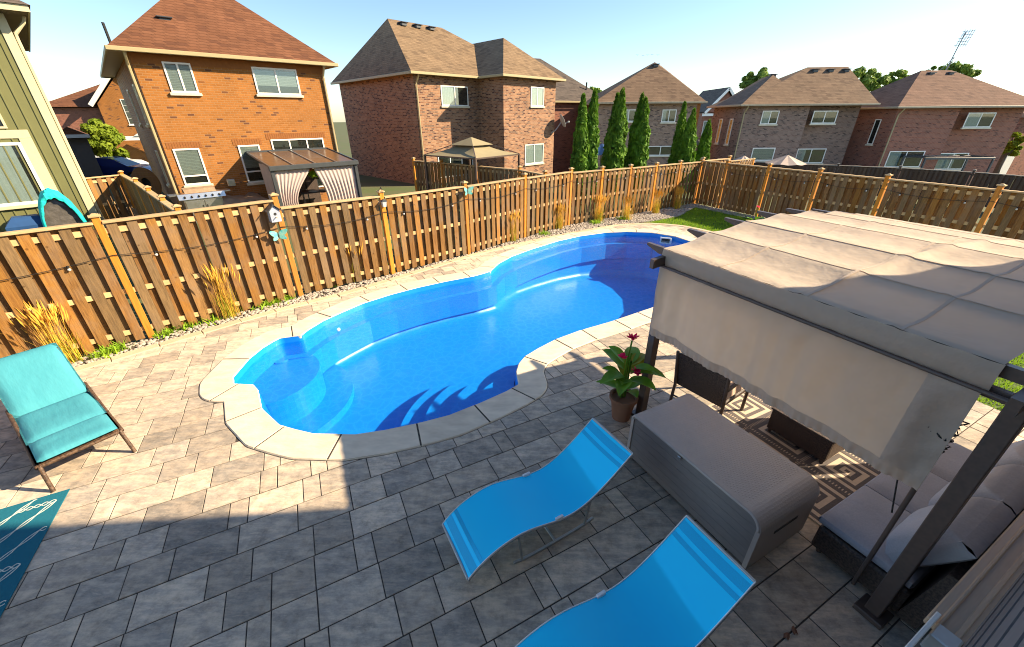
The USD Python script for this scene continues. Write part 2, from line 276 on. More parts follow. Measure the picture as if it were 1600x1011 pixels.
M['pink'] = mat('pink_petal', (.85, .02, .09), (.75, .015, .14), rough=.6, scale=20, trans=.3)
M['terracotta'] = mat('terracotta', (.2, .09, .05), rough=.8)
M['straw'] = mat('straw_plume', (.78, .48, .07), (.60, .35, .05), rough=.8, scale=9, rnd=.1, trans=.3)
M['blade'] = mat('grass_blade', (.40, .38, .03), (.24, .30, .02), rough=.7, scale=9, trans=.3)
M['cedar'] = mat('cedar_foliage', (.16, .30, .018), (.045, .12, .01), rough=.8, scale=2.5, trans=.2)
M['tree_leaf'] = mat('tree_leaf', (.24, .34, .05), (.13, .21, .035), rough=.7, scale=.8, trans=.25)
M['bush_leaf'] = mat('bush_leaf', (.24, .30, .015), (.12, .19, .012), rough=.7, scale=1.2, trans=.3)
M['bark'] = mat('bark', (.10, .075, .05), (.06, .045, .03), rough=.9, scale=8)
M['brick_orange'] = brick_mat('brick_orange', (.26, .10, .02), (.31, .125, .03), (.12, .05, .025), (.29, .16, .07), amount=.05)
M['brick_orange_lintel'] = mat('brick_lintel', (.25, .095, .025), (.20, .075, .02), rough=.85, scale=14)
M['brick_mixed'] = brick_mat('brick_mixed', (.189, .087, .048), (.322, .175, .098), (.091, .045, .034), (.308, .224, .154), amount=.22)
M['brick_pale'] = brick_mat('brick_pale', (.182, .112, .077), (.294, .196, .140), (.098, .063, .053), (.280, .217, .168), amount=.15)
M['brick_brown'] = brick_mat('brick_brown', (.168, .105, .081), (.238, .161, .126), (.091, .063, .053), (.238, .182, .147), amount=.16)
M['brick_red'] = brick_mat('brick_red', (.210, .081, .053), (.280, .115, .073), (.119, .049, .036), (.252, .154, .119), amount=.1)
def shingles(name, a, b, d): return brick_mat(name, a, b, d, tuple(x * .55 for x in a), bw=.32, rh=.10, zs=1.0, ms=.006, amount=.12, rough=.95, bump=.006)
M['roof_red'] = shingles('shingle_red', (.125, .052, .026), (.15, .065, .034), (.1, .042, .023))
M['roof_tan'] = shingles('shingle_tan', (.167, .113, .067), (.201, .138, .083), (.132, .089, .054))
M['roof_brown'] = shingles('shingle_brown', (.149, .099, .066), (.178, .121, .081), (.121, .079, .054))
M['roof_rose'] = shingles('shingle_rose', (.155, .090, .063), (.184, .109, .078), (.127, .074, .054))
M['roof_dark'] = shingles('shingle_dark', (.085, .07, .06), (.105, .085, .072), (.065, .053, .047))
M['fascia'] = mat('cream_aluminium', (.34, .28, .15), (.32, .26, .14), rough=.45)
M['fascia_tan'] = mat('tan_aluminium', (.36, .28, .18), rough=.45)
M['white_trim'] = mat('white_trim', (.72, .70, .64), (.68, .66, .6), rough=.45)
M['stone_sill'] = mat('stone_sill', (.60, .54, .40), rough=.8)
M['curtain'] = mat('white_curtain', (.66, .66, .6), (.52, .54, .5), rough=.9, scale=3, stretch=(6, 6, .2))
M['blind'] = mat('window_blind', (.50, .50, .44), (.42, .42, .38), rough=.8, scale=3, stretch=(.2, .2, 30))
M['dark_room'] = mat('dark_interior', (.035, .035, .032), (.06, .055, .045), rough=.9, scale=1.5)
M['glass'] = pane_mat('window_glass', (.85, .9, .9))
M['siding'] = mat('green_siding', (.135, .135, .052), (.12, .12, .046), rough=.55, scale=3)
M['cream'] = mat('cream_trim', (.46, .42, .27), (.42, .38, .25), rough=.5)
M['soffit'] = mat('brown_soffit', (.16, .12, .075), rough=.6)
M['gazebo_metal'] = mat('charcoal_metal', (.05, .055, .058), rough=.35, spec=.5)
M['bronze_sheet'] = usdkit.material(stage, '/World/Looks/bronze_polycarbonate', {'t': ('transparent_bsdf', {'color': (.30, .17, .09)}), 'g': ('principled_bsdf', {'base_color': (.20, .115, .06), 'roughness': .25}), 'm': ('mix_closure', {'fac': .62})}, [('t.BSDF', 'm.closure1'), ('g.BSDF', 'm.closure2')], surface='m.closure')
M['drape'] = mat('gazebo_drape', (.52, .42, .38), (.45, .365, .335), rough=.9, scale=4, trans=.15)
M['khaki'] = mat('khaki_canvas', (.32, .265, .15), (.285, .235, .135), rough=.9, scale=3, trans=.15)
M['tarp'] = mat('brown_cover', (.30, .2, .12), (.2, .14, .09), rough=.6, scale=4, bump=.03, bscale=5)
M['grill_cover'] = mat('dark_grill_cover', (.10, .09, .08), (.06, .055, .05), rough=.32, scale=5, bump=.03, bscale=6, spec=.6)
M['aqua'] = mat('aqua_towel', (.01, .50, .46), (.01, .42, .4), rough=.8, scale=10, bump=.02, bscale=12)
M['steel'] = mat('stainless', (.52, .53, .52), rough=.28, metal=.9)
M['red'] = mat('red_paint', (.42, .03, .012), rough=.5)
M['wood_reel'] = mat('reel_wood', (.34, .17, .06), (.24, .115, .045), rough=.8, scale=6, stretch=(4, 4, .5))
M['navy'] = mat('navy_canvas', (.012, .055, .16), rough=.7)
M['pale_canvas'] = mat('pale_canvas', (.62, .5, .42), rough=.9, trans=.2)
M['car_blue'] = mat('blue_car_paint', (.012, .03, .16), rough=.25, coat=.6)
M['car_white'] = mat('white_car_paint', (.62, .62, .58), rough=.25, coat=.6)
M['tyre'] = mat('tyre', (.02, .02, .02), rough=.9)
M['car_glass'] = mat('car_glass', (.02, .03, .035), rough=.05, spec=.8)
M['asphalt'] = mat('asphalt', (.06, .06, .06), (.045, .045, .045), rough=.95, scale=3)
M['antenna'] = mat('antenna_metal', (.20, .2, .2), rough=.4, metal=.5)
M['dish'] = mat('dish_grey', (.33, .34, .34), rough=.45)
M['bulb'] = mat('frosted_bulb', (.6, .58, .52), rough=.2)
M['wire'] = mat('black_wire', (.015, .015, .015), rough=.6)
M['birdhouse'] = mat('birdhouse_white', (.34, .38, .45), rough=.6)
M['teal_metal'] = mat('teal_enamel', (.02, .33, .35), (.25, .42, .30), rough=.4, scale=18)
M['ledge'] = mat('beige_ledge', (.42, .29, .19), (.37, .26, .17), rough=.32, scale=10, stretch=(1, 12, 12), spec=.5)
M['house_wall'] = mat('grey_brown_siding', (.13, .11, .10), (.105, .09, .085), rough=.7, scale=8)
M['bounce_cream'] = mat('bounce_siding', (.62, .56, .48), (.58, .52, .44), rough=.7, scale=8)  # unseen wall made pale to bounce fill light onto the shaded patio
M['bird'] = mat('bird_dark', (.05, .05, .05), rough=.9)

# ================================================================== the yard: ground, pool, paving
HP, HPC = 63.0, 153.0                                    # heading of the paving courses and of their cross joints
NW = hv(-27)                                             # out of the camera's house, into the yard
WALL_OFF = -0.12
def wall_pt(s): return hv(HP) * s + NW * WALL_OFF
_px = [(366, 600), (365, 590), (390, 561), (411, 544), (427.5, 534), (437, 529), (452, 527), (471, 524.5), (482, 516), (505, 502), (529, 491), (566, 475), (610, 461), (652, 450), (695, 440.5), (740, 432), (755, 428), (767, 424), (779, 412.5), (800, 401), (830, 390), (870, 377.5),
       (905, 369.5), (945, 364), (980, 362.5), (1017, 364), (1055, 370), (1085, 380), (1108, 394), (1116, 412), (1100, 434), (1070, 458), (1031, 477), (992, 490), (955, 502.5), (905, 517), (867, 531), (840, 545), (820, 557), (810, 569), (806, 582), (810, 601), (790, 612), (752, 629), (702, 649), (660, 660),
       (602, 672), (555, 679), (490, 677.5), (462, 671), (437, 664), (410, 639), (404, 610), (396, 601)]
pool_poly = Polygon([G(*p)[:2] for p in _px]).buffer(.05).buffer(-.10).buffer(.05)
if pool_poly.geom_type != 'Polygon': pool_poly = max(pool_poly.geoms, key=lambda g: g.area)

curb_px = [(110, 577), (400, 491.5), (475, 472), (540, 456), (740, 396), (850, 371), (925, 357), (955, 351.5), (1005, 348), (1060, 351), (1112, 361), (1160, 377), (1230, 410)]
curb = [G(*p)[:2] for p in curb_px]
_e = (curb[1] - curb[0]) / np.linalg.norm(curb[1] - curb[0])
curb = [curb[0] - _e * 7.5] + curb
_q, _p = hv(64)[:2], hv(154)[:2]
gr = [G(1530, 628)[:2], G(1562, 650)[:2]]
Ehouse = wall_pt(7.19)[:2]
patio_poly = Polygon(curb + [np.array([8.2, 9.5]), np.array([6.35, 5.6]), gr[0], Ehouse + _q * .2, wall_pt(-9)[:2]]).buffer(0)
pool_out = pool_poly.buffer(.42, join_style=2, mitre_limit=1.6)
coping_ring = pool_out.difference(pool_poly)

def terrain(x, y):
    t = np.clip((.6 * np.asarray(x) + .8 * np.asarray(y) - 20.5) / 10, 0, 1); t = t * t * (3 - 2 * t)
    return -1.35 * t
bd = []
for ring_ in (pool_poly.buffer(.2),):
    c = ring_.exterior; bd += [c.interpolate(s).coords[0] for s in np.arange(0, c.length, .25)]
pts = list(bd)
for x in np.arange(-40, 60.1, 2.5):
    for y in np.arange(-25, 70.1, 2.5):
        if not pool_poly.buffer(.6).contains(Point(x, y)): pts.append((x, y))
for r in (90, 130, 200, 350, 700, 1500):
    for a in np.arange(0, 360, 7.5): pts.append((r * math.cos(rad(a)), r * math.sin(rad(a)) + 20))
pts = np.array(pts); tri = Delaunay(pts).simplices
keep = [not pool_poly.buffer(.18).contains(Point(*pts[t].mean(0))) for t in tri]
tri = tri[keep]
cr = cross2(pts[tri[:, 1]] - pts[tri[:, 0]], pts[tri[:, 2]] - pts[tri[:, 0]])
tri[cr < 0] = tri[cr < 0][:, ::-1]
obj('ground', trimesh.Trimesh(np.c_[pts, terrain(pts[:, 0], pts[:, 1]) - .09], tri, process=False), M['far_ground'], kind='structure')

PATIO = thing('patio', None, None, kind='structure')
obj('sand_bed', extr(patio_poly.difference(pool_poly.buffer(.12)), -.085, -.004), M['joint'], PATIO)
# --- curb along the fence
inner = LineString(curb).parallel_offset(.19, 'right', join_style=1)
band = LineString(curb).buffer(.19, single_sided=True, cap_style=2)
if band.intersection(patio_poly).area < band.area * .5: band = LineString(curb).buffer(-.19, single_sided=True, cap_style=2)
cl = LineString(curb)
s = 6.1; k = 0
while s < cl.length - .2:
    L_ = .62; a, b = [np.array(cl.interpolate(t).coords[0]) for t in (s + .004, min(s + L_ - .004, cl.length))]
    t = (b - a) / np.linalg.norm(b - a); n = np.array([t[1], -t[0]])
    q = Polygon([a, b, b + n * .19, a + n * .19])
    if np.linalg.norm((a + b) / 2) < 24: obj('curb_stone', bevel_slab(shapely.geometry.polygon.orient(q), -.08, .014 + rng.uniform(-.002, .002), .01), M['curb'], PATIO)
    s += L_
# --- paving in courses
lay = patio_poly.difference(pool_out.buffer(.006)).difference(band.buffer(.004)).buffer(-.003)
shp = shapely.prepared.prep(lay)
U, W_ = hv(HP)[:2], hv(HPC)[:2]
def uv(u, w): return U * u + W_ * w
O0 = G(*(0, 1009))[:2]; w0 = float(O0 @ W_) % .325
stones = []
row_i = 0
w = w0 - .325 * 50
while w < 9:
    u = -14.0 + rng.uniform(0, .5); prev = 0
    while u < 14:
        L_ = rng.choice([.163, .325, .325, .49, .49]); L_ = .325 if (L_ == prev == .163) else L_; prev = L_
        q = Polygon([uv(u + .005, w + .005), uv(u + L_ - .005, w + .005), uv(u + L_ - .005, w + .320), uv(u + .005, w + .320)])
        if shp.intersects(q):
            c = q.intersection(lay)
            for g in (c.geoms if hasattr(c, 'geoms') else [c]):
                if g.geom_type == 'Polygon' and g.area > .004:
                    cc = np.array(g.centroid.coords[0]); pr = project([*cc, 0])
                    if pr[2] > .3 and -260 < pr[0] < 1860 and pr[1] < 1250: stones.append((g.area / (cc @ cc + 11) ** 1.5 * (1 if -30 < pr[0] < 1630 and pr[1] < 1060 else .1), g))
        u += L_
    w += .325; row_i += 1
stones.sort(key=lambda x: -x[0])
rest = [[], [], []]
for i, (_, g) in enumerate(stones):
    z1 = rng.uniform(-.001, .003); mk = rng.choice([0, 0, 1, 1, 2])
    st = bevel_slab(g, -.045, z1, .0015)
    if i < 290: obj('paver', st, M[f'paver{mk}'], PATIO)
    else: rest[mk].append(st)
for k, r_ in enumerate(rest):
    if r_: obj('small_pavers', r_, M[f'paver{k}'], PATIO, kind='stuff')

# --- pool
POOL = thing('swimming_pool', 'freeform blue fibreglass swimming pool with beige stone coping along the fence', 'swimming pool')
samp = []
for d_ in (0, .02, .05, .09, .14, .2, .28, .36, .45):
    g = pool_poly.buffer(-d_) if d_ else pool_poly
    for gg in (g.geoms if hasattr(g, 'geoms') else [g]):
        c = gg.exterior; n = int(c.length / .07); samp += [(*c.interpolate(i / n, normalized=True).coords[0], d_) for i in range(n)]
ins = pool_poly.buffer(-.52); x0, y0, x1, y1 = ins.bounds; pin = shapely.prepared.prep(ins)
for x in np.arange(x0, x1, .14):
    for y in np.arange(y0, y1, .14):
        if pin.contains(Point(x, y)): samp.append((x, y, .6))
samp = np.array(samp); xy = samp[:, :2]; dist = samp[:, 2]
along = xy @ hv(58)[:2]
floor = 1.0 + .65 * np.clip((along - 4) / 8, 0, 1)
prof = np.interp(dist, [0, .02, .05, .09, .14, .2, .28, .36, .45, .6], [.0, .28, .62, .86, .93, .97, .985, .995, 1, 1])
z = -np.minimum(prof * floor, floor); z[dist == 0] = .0
tri = Delaunay(xy).simplices; pp = shapely.prepared.prep(pool_poly.buffer(.002))
tri = tri[[pp.contains(Point(*xy[t].mean(0))) for t in tri]]
cr = cross2(xy[tri[:, 1]] - xy[tri[:, 0]], xy[tri[:, 2]] - xy[tri[:, 0]]); tri[cr < 0] = tri[cr < 0][:, ::-1]
obj('shell', trimesh.Trimesh(np.c_[xy, z], tri, process=False), M['pool'], POOL, smooth=40)
inset = pool_poly.buffer(-.03)
def tier(poly, ztop, thick=.9): return extr(poly, ztop - thick, ztop)
corner = Point(*(G(806, 600)[:2] + hv(153)[:2] * .15))
for k, (r_, zt) in enumerate(((.62, -.20), (1.02, -.36), (1.42, -.52), (1.8, -.68))):
    p_ = corner.buffer(r_).intersection(inset)
    obj('step', tier(p_.buffer(-.03).buffer(.03), zt, .5), M['pool'], POOL, smooth=40)
lc = Point(*G(402, 560)[:2])
obj('bench', tier(lc.buffer(.85).intersection(inset).buffer(-.05).buffer(.05), -.36, .5), M['pool'], POOL, smooth=40)
obj('bench', tier(lc.buffer(1.3).intersection(inset).buffer(-.05).buffer(.05), -.86, .3), M['pool'], POOL, smooth=40)
far = LineString([G(*p)[:2] for p in _px[4:26]]).buffer(.17).intersection(inset)
obj('ledge', tier(far.buffer(-.04).buffer(.04), -.34, .5), M['pool'], POOL, smooth=40)
ext = pool_poly.exterior
# coping stones: cut the ring across
cuts = []; s = 0.0; per = ext.length
while s < per - .3:
    a, b, c = [np.array(ext.interpolate((s + e) % per).coords[0]) for e in (-.22, 0, .22)]
    t = (c - a) / (np.linalg.norm(c - a) + 1e-9); n = np.array([t[1], -t[0]])
    if pool_poly.contains(Point(*(b + n * .05))): n = -n
    cuts.append(LineString([b - n * .06, b + n * .62])); s += rng.choice([.62, .78, .9])
ring_ = coping_ring
cutter = shapely.union_all([c.buffer(.0016, cap_style=2) for c in cuts])
pieces = ring_.difference(cutter)
for g in pieces.geoms:
    if g.area > .01:
        g2 = g.buffer(-.0008)
        obj('coping_stone', bevel_slab(g2 if g2.geom_type == 'Polygon' else g, -.05, .016 + rng.uniform(-.002, .002), .012), M['coping'], POOL)
obj('joint_sand', extr(ring_.intersection(pool_out.buffer(-.01)).difference(pool_poly.buffer(.012)), -.045, .012), M['joint'], POOL)
obj('coping_seat', extr(pool_out.difference(pool_poly.buffer(.012)), -.3, -.051), M['pool'], POOL)
sk = G(1040, 376, -.12)
sd = hv(118); sn = hv(208)
kq = obj('skimmer', [move(bx(-.17, .17, -.02, .02, -.1, -.065), sk, 118), move(bx(-.17, .17, -.02, .02, .065, .1), sk, 118), move(bx(-.17, -.13, -.019, .019, -.065, .065), sk, 118), move(bx(.13, .17, -.019, .019, -.065, .065), sk, 118)], M['white_plastic'], POOL)
obj('mouth', move(bx(-.129, .129, -.005, .012, -.064, .064), sk, 118), M['black_plastic'], kq)
for p_ in ((528, 515), (762, 436), (791, 418)):
    c_ = G(*p_, -.3); e_ = trimesh.creation.icosphere(subdivisions=2, radius=.045); e_.apply_translation(c_); obj('return_jet', e_, M['white_plastic'], POOL, smooth=True)
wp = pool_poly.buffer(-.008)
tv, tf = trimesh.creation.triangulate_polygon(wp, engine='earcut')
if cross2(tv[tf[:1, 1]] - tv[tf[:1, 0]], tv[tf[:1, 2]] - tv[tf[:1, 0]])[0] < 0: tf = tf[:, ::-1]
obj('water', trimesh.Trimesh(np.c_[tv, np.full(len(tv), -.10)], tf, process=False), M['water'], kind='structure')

# --- lawn, gravel
fence_line = [np.array([-12.2, .6]), G(238, 527)[:2]] + [G(*b)[:2] for b in ((470, 462), (614, 428), (732, 397), (819, 371), (887.5, 352))]
_a = fence_line[-1]; corner_f = G(1084, 318)[:2]
fence_far = [np.array(LineString([_a, corner_f]).interpolate(t, normalized=True).coords[0]) for t in (.2, .4, .6, .8, 1.0)]
back_dir = hv(154.5)[:2]
lawn_poly = Polygon([curb[i] for i in range(9, len(curb))] + [np.array([8.2, 9.5]), np.array([6.35, 5.6]), gr[0], Ehouse + _q * .2, Ehouse + _q * 6 - _p * 1, np.array([13.6, 6.2]), corner_f + back_dir * 3.0, corner_f + back_dir * .55 - hv(64)[:2] * .55, G(1060, 338)[:2], G(1018, 346)[:2]]).buffer(0)
def scatter(poly, n, near=None):
    x0, y0, x1, y1 = poly.bounds; P = shapely.prepared.prep(poly); out = []
    while len(out) < n:
        q = rng.uniform((x0, y0), (x1, y1), (n, 2)); out += [p for p in q if P.contains(Point(*p))]
    return np.array(out[:n])
def blades(P, h0, h1, w, lean=.35, zf=None):
    n = len(P); a = rng.uniform(0, 2 * np.pi, n); hgt = rng.uniform(h0, h1, n); l = rng.uniform(0, lean, n) * hgt; b = rng.uniform(0, 2 * np.pi, n)
    base = np.c_[P, np.full(n, 0.0 if zf is None else zf)]
    sd = np.c_[np.cos(a), np.sin(a), np.zeros(n)] * w
    tip = base + np.c_[np.cos(b) * l, np.sin(b) * l, hgt]
    v = np.stack([base - sd, base + sd, tip], 1).reshape(-1, 3)
    return trimesh.Trimesh(v, np.arange(3 * n).reshape(-1, 3), process=False)
tv, tf = trimesh.creation.triangulate_polygon(lawn_poly, engine='earcut')
LAWN = obj('lawn', trimesh.Trimesh(np.c_[tv, np.full(len(tv), -.03)], tf, process=False), M['lawn'], kind='structure')
obj('lawn_grass', blades(scatter(lawn_poly, 60000), .04, .085, .007, .8, -.03), M['grass'], label='bright green mown lawn in the corner of the wooden fences', cat='grass', kind='stuff')
fl = LineString(fence_line + fence_far)
gravel_poly = Polygon(list(fl.coords) + [corner_f + back_dir * 3.4, corner_f + back_dir * 3.4 - hv(64)[:2] * .5, corner_f + back_dir * .6 - hv(64)[:2] * .6, G(1060, 338)[:2], G(1018, 346)[:2]] + [tuple(c) for c in curb[8::-1]]).buffer(0)
gravel_poly = gravel_poly.difference(patio_poly)
obj('gravel_bed', extr(gravel_poly, -.08, -.012), M['soil'], kind='structure')
protos = []
for k in range(5):
    s_ = trimesh.creation.icosphere(subdivisions=1, radius=1.0); s_.vertices *= np.array([1, .75, .55]) * (1 + .25 * (meshkit.noise(s_.vertices * 1.3 + k * 9, k)[:, None] - .5)); protos.append(s_)
gp = [p for p in scatter(gravel_poly, 9000) if p[0] > -9.5]
peb = [[] for _ in range(5)]
for p in gp:
    r_ = rng.uniform(.016, .045); m = move(protos[rng.integers(5)], (*p, r_ * .3 - .01), rng.uniform(0, 360), r_); peb[rng.integers(5)].append(m)
obj('pebbles', sum(peb, []), M['pebble'], smooth=True, label='pale grey river pebbles along the foot of the fence', cat='pebbles', kind='stuff')

# ================================================================== fences
def fence(name, label, posts, yard='right', zb=None, h=1.8, pitch=.215, bw=.128, wood='board', post='post', rail='rail', cap='cap', both=True, nb=5, joined=False, group=None, caps=True, first=0, ph=0.06, hs=None):
    F = thing(name, label, 'fence', group=group)
    sg = 1 if yard == 'right' else -1
    n_post = [k for k in M if k.startswith(post) and k[len(post):].isdigit()] or [post]
    for i, p in enumerate(posts):
        z0 = terrain(*p) if zb is None else zb
        if hs: h = max(hs[i], hs[max(i - 1, 0)])
        d = (posts[min(i + 1, len(posts) - 1)] - posts[max(i - 1, 0)]); hd_ = deg(math.atan2(d[0], d[1]))
        if i >= first:
            q = obj('post', move(cbx(-.05, .05, -.05, .05, z0 - .1, z0 + h + ph, .006), (*p, 0), hd_), M[n_post[i % len(n_post)]], F)
            if caps:
                zt = z0 + h + ph
                obj('post_cap', move(trimesh.util.concatenate([cbx(-.075, .075, -.075, .075, zt, zt + .03, .006), hull([[-.055, -.055, zt + .03], [.055, -.055, zt + .03], [-.055, .055, zt + .03], [.055, .055, zt + .03], [-.02, -.02, zt + .055], [.02, -.02, zt + .055], [-.02, .02, zt + .055], [.02, .02, zt + .055]])]), (*p, 0), hd_), M[cap], q)
        if i == len(posts) - 1: break
        if hs: h = hs[i]
        a, b = p, posts[i + 1]; L_ = np.linalg.norm(b - a); hd_ = deg(math.atan2(*(b - a)))
        z0 = .5 * ((terrain(*a) + terrain(*b)) if zb is None else 2 * zb)
        obj('top_rail', move(cbx(.05, L_ - .05, -.07, .07, z0 + h - .055, z0 + h - .017, .005), (*a, 0), hd_), M[cap], F)
        for zr in (.2, .9, h - .17): obj('rail', move(bx(.05, L_ - .05, -.019, .019, z0 + zr - .042, z0 + zr + .042), (*a, 0), hd_), M[rail], F)
        nbd = max(1, int(round((L_ - .1 - .02) / pitch))); st = (L_ - .1) / nbd; lst = []
        for k in range(nbd):
            for side in ((1, -1) if both else (1,)):
                y = -sg * side * .0195; y2 = -sg * side * .0375
                u = .05 + st * (k + (.5 if side == 1 else 1.0)) + rng.uniform(-.011, .011)
                if side == -1 and k == nbd - 1: continue
                top = z0 + h - .06 + rng.uniform(-.004, 0); bot = z0 + .03 + rng.uniform(-.012, .012); tl = rng.uniform(-.009, .009)
                m = bx(u - bw / 2, u + bw / 2, min(y, y2), max(y, y2), bot, top); v = m.vertices.copy(); v[v[:, 2] > (top + bot) / 2, 0] += tl; m.vertices = v
                m = move(m, (*a, 0), hd_)
                if joined: lst.append(m)
                else: obj('board', m, M[f'{wood}{rng.integers(len([k_ for k_ in M if k_.startswith(wood) and k_[len(wood):].isdigit()]))}'], F)
        if lst: obj('boards', lst, M[f'{wood}0'], F, kind='stuff')
    return F
def along_line(a, b, n): return [np.array(a) + (np.array(b) - np.array(a)) * t for t in np.linspace(0, 1, n)]
left_posts = [np.array([-10.2, 2.45]), np.array([-8.3, 4.35])] + fence_line[1:] + fence_far
left_h = [2.06, 2.06, 2.06, 1.9, 1.87, 1.86, 1.84, 1.8, 1.78, 1.77, 1.77, 1.76, 1.75, 1.75]
ext_dir = (fence_far[-1] - fence_far[0]) / np.linalg.norm(fence_far[-1] - fence_far[0])
_fit = []
LF = fence('board_fence', 'sunlit brown board fence with orange posts along the far side of the pool', left_posts, ph=.05, hs=left_h)
back_posts = [corner_f] + [corner_f + back_dir * d_ for d_ in (1.25, 3.0, 4.75, 6.6, 8.9, 11.2, 13.4)]
BF = fence('board_fence', 'shaded brown board fence across the lawn end of the yard, behind the canopy', back_posts, first=1)
ef = [corner_f + ext_dir * t for t in (.06, 2.0, 4.0)]
fence('board_fence', 'short run of lit board fence going on past the far corner of the lawn', ef, joined=True)
ip = [G(646, 250, 1.8)[:2], G(690, 253, 1.8)[:2], G(744.5, 258, 1.8)[:2], G(812, 264, 1.8)[:2], G(852, 271.5, 1.8)[:2]]
fence('board_fence', 'brown board fence between the two brick houses, in front of the khaki gazebo', ip, joined=False, yard='right')
lp = [G(190, 271.5, 1.8)[:2], G(212, 283, 1.8)[:2], G(232, 297, 1.8)[:2], G(254, 312, 1.8)[:2], G(278, 328, 1.8)[:2]]
fence('board_fence', 'low-lit board fence running from the birch-green house side towards the wooden reel'.replace('birch-green', 'green'), lp, joined=False, yard='left')
fence('fence_gate', 'short board gate between the green house and the orange brick house', [G(126, 277.5, 1.8)[:2], G(188, 271.5, 1.8)[:2]], caps=False, wood='board', yard='right')
gp_ = [G(1144, 250, .55)[:2], G(1224, 255, .55)[:2], G(1310, 257.5, .55)[:2], G(1407, 261.5, .55)[:2], G(1522, 268, .55)[:2], G(1640, 277, .55)[:2]]
fence('weathered_fence', 'dark weathered board fence with pale top rail behind the yard, before the far houses', gp_, zb=-1.25, wood='grey_board', post='grey_board', rail='grey_board0', cap='grey_cap', joined=False)
cp_ = [G(925, 240, .45)[:2], G(975, 239.5, .45)[:2], G(1020, 239, .45)[:2], G(1062, 241, .45)[:2], G(1112, 243, .45)[:2]]
fence('rear_fence', 'reddish board fence behind the row of cedars', cp_, zb=-1.35, joined=True)

# ------------------------------------------------------------------ things on and by the fence
def onfence(px, py, off=.06):                            # a point on the yard side of the pool fence
    best = None
    for a, b in zip(left_posts[:-1], left_posts[1:]):
        h_ = deg(math.atan2(*(b - a))); s_, z_ = V(px, py, a, h_)
        if -.05 <= s_ <= np.linalg.norm(b - a) + .05: best = (np.array([*a, 0]) + hv(h_) * s_ + hv(h_ + 90) * off + [0, 0, z_], h_)
    return best
p_, h_ = onfence(425, 334, .1)
BH = thing('birdhouse', 'small pale birdhouse with a dark pitched roof on a fence post', 'birdhouse', p_, h_)
obj('box', hull([[-.09, -.09, -.13], [.09, -.09, -.13], [-.09, .06, -.13], [.09, .06, -.13], [-.09, -.09, .08], [.09, -.09, .08], [-.09, .06, .08], [.09, .06, .08], [0, -.09, .17], [0, .06, .17]]), M['birdhouse'], BH)
obj('roof', [hull([[-.13, -.12, .06], [-.13, .09, .06], [0, -.12, .185], [0, .09, .185], [-.13, -.12, .08], [-.13, .09, .08], [0, -.12, .205], [0, .09, .205]]), hull([[.13, -.12, .06], [.13, .09, .06], [.002, -.12, .185], [.002, .09, .185], [.13, -.12, .08], [.13, .09, .08], [.002, -.12, .205], [.002, .09, .205]])], M['gazebo_metal'], BH)
obj('entrance_hole', rod([0, -.094, .02], [0, -.085, .02], .026, 12), M['black_plastic'], BH)
obj('perch', rod([0, -.15, -.04], [0, -.09, -.04], .008), M['rail'], BH)
def butterfly(px, py, label, tilt):
    p_, h_ = onfence(px, py, .11)
    B = thing('butterfly_ornament', label, 'garden ornament', p_, h_)
    def wing(sx):
        o = []
        for (cx, cz, rx, rz, a) in ((.11, .06, .12, .065, 35), (.085, -.055, .085, .055, -35)):
            t = np.linspace(0, 2 * np.pi, 18)[:-1]; q = Polygon(np.c_[cx + rx * np.cos(t) * (1 + .12 * np.cos(3 * t)), cz + rz * np.sin(t)]); q = affinity.rotate(q, a, origin=(cx, cz)); o.append(q)
        w_ = affinity.scale(shapely.union_all(o).buffer(.004), .74, .74, origin=(0, 0)); e = extr(w_, 0, .006); v = e.vertices.copy(); e.vertices = np.c_[sx * v[:, 0], -v[:, 2] - abs(v[:, 0]) * .35, v[:, 1]]; return e
    obj('wing', wing(1), M['teal_metal'], B); obj('wing', wing(-1), M['teal_metal'], B)
    obj('body', tube([[0, -.01, -.07], [0, -.02, 0], [0, -.01, .07]], [.006, .012, .008], 8), M['gazebo_metal'], B)
butterfly(432, 366, 'teal metal butterfly on the post under the birdhouse', 0)
butterfly(726, 298, 'teal metal butterfly on a fence post far from the birdhouse', 0)
p_, h_ = onfence(597, 318, .09)
LT = thing('post_lantern', 'small pale lantern on a thin hook at a fence post, right of the birdhouse', 'lantern', p_, h_)
obj('lamp_body', hull([[x * s_, y * s_, z_] for z_, s_ in ((-.06, .035), (.06, .05)) for x in (-1, 1) for y in (-1, 1)]), M['bulb'], LT)
obj('lamp_cap', hull([[x * .065, y * .065, .062] for x in (-1, 1) for y in (-1, 1)] + [[0, 0, .12]]), M['gazebo_metal'], LT)
obj('hook', tube([[0, 0, .12], [0, .0, .32], [0, .05, .36], [0, .09, .3]], .008, 6), M['wire'], LT)
# string of small bulbs slung along the fences
def light_string(label, posts, side, z0=1.52):
    T = thing('string_lights', label, 'string lights'); w_ = []
    for a, b in zip(posts[:-1], posts[1:]):
        L_ = np.linalg.norm(b - a); h_ = deg(math.atan2(*(b - a))); off = hv(h_ + (90 if side == 'right' else -90))[:2] * .068
        for t in np.linspace(0, 1, 9)[:-1]: q = a + (b - a) * t + off; w_.append([*q, z0 - .1 * math.sin(math.pi * t)])
        for t in np.linspace(.2, .8, 2):
            q = a + (b - a) * t + off; zz = z0 - .1 * math.sin(math.pi * t) - .05; e = trimesh.creation.icosphere(subdivisions=1, radius=.023); e.apply_translation([*q, zz])
            bb = obj('bulb', e, M['bulb'], T, smooth=True); obj('socket', rod([*q, zz + .02], [*q, zz + .06], .014, 6), M['wire'], bb)
    obj('cable', tube(w_, .006, 4), M['wire'], T)
light_string('thin black cable with small bulbs strung along the pool fence', left_posts[1:], 'right')
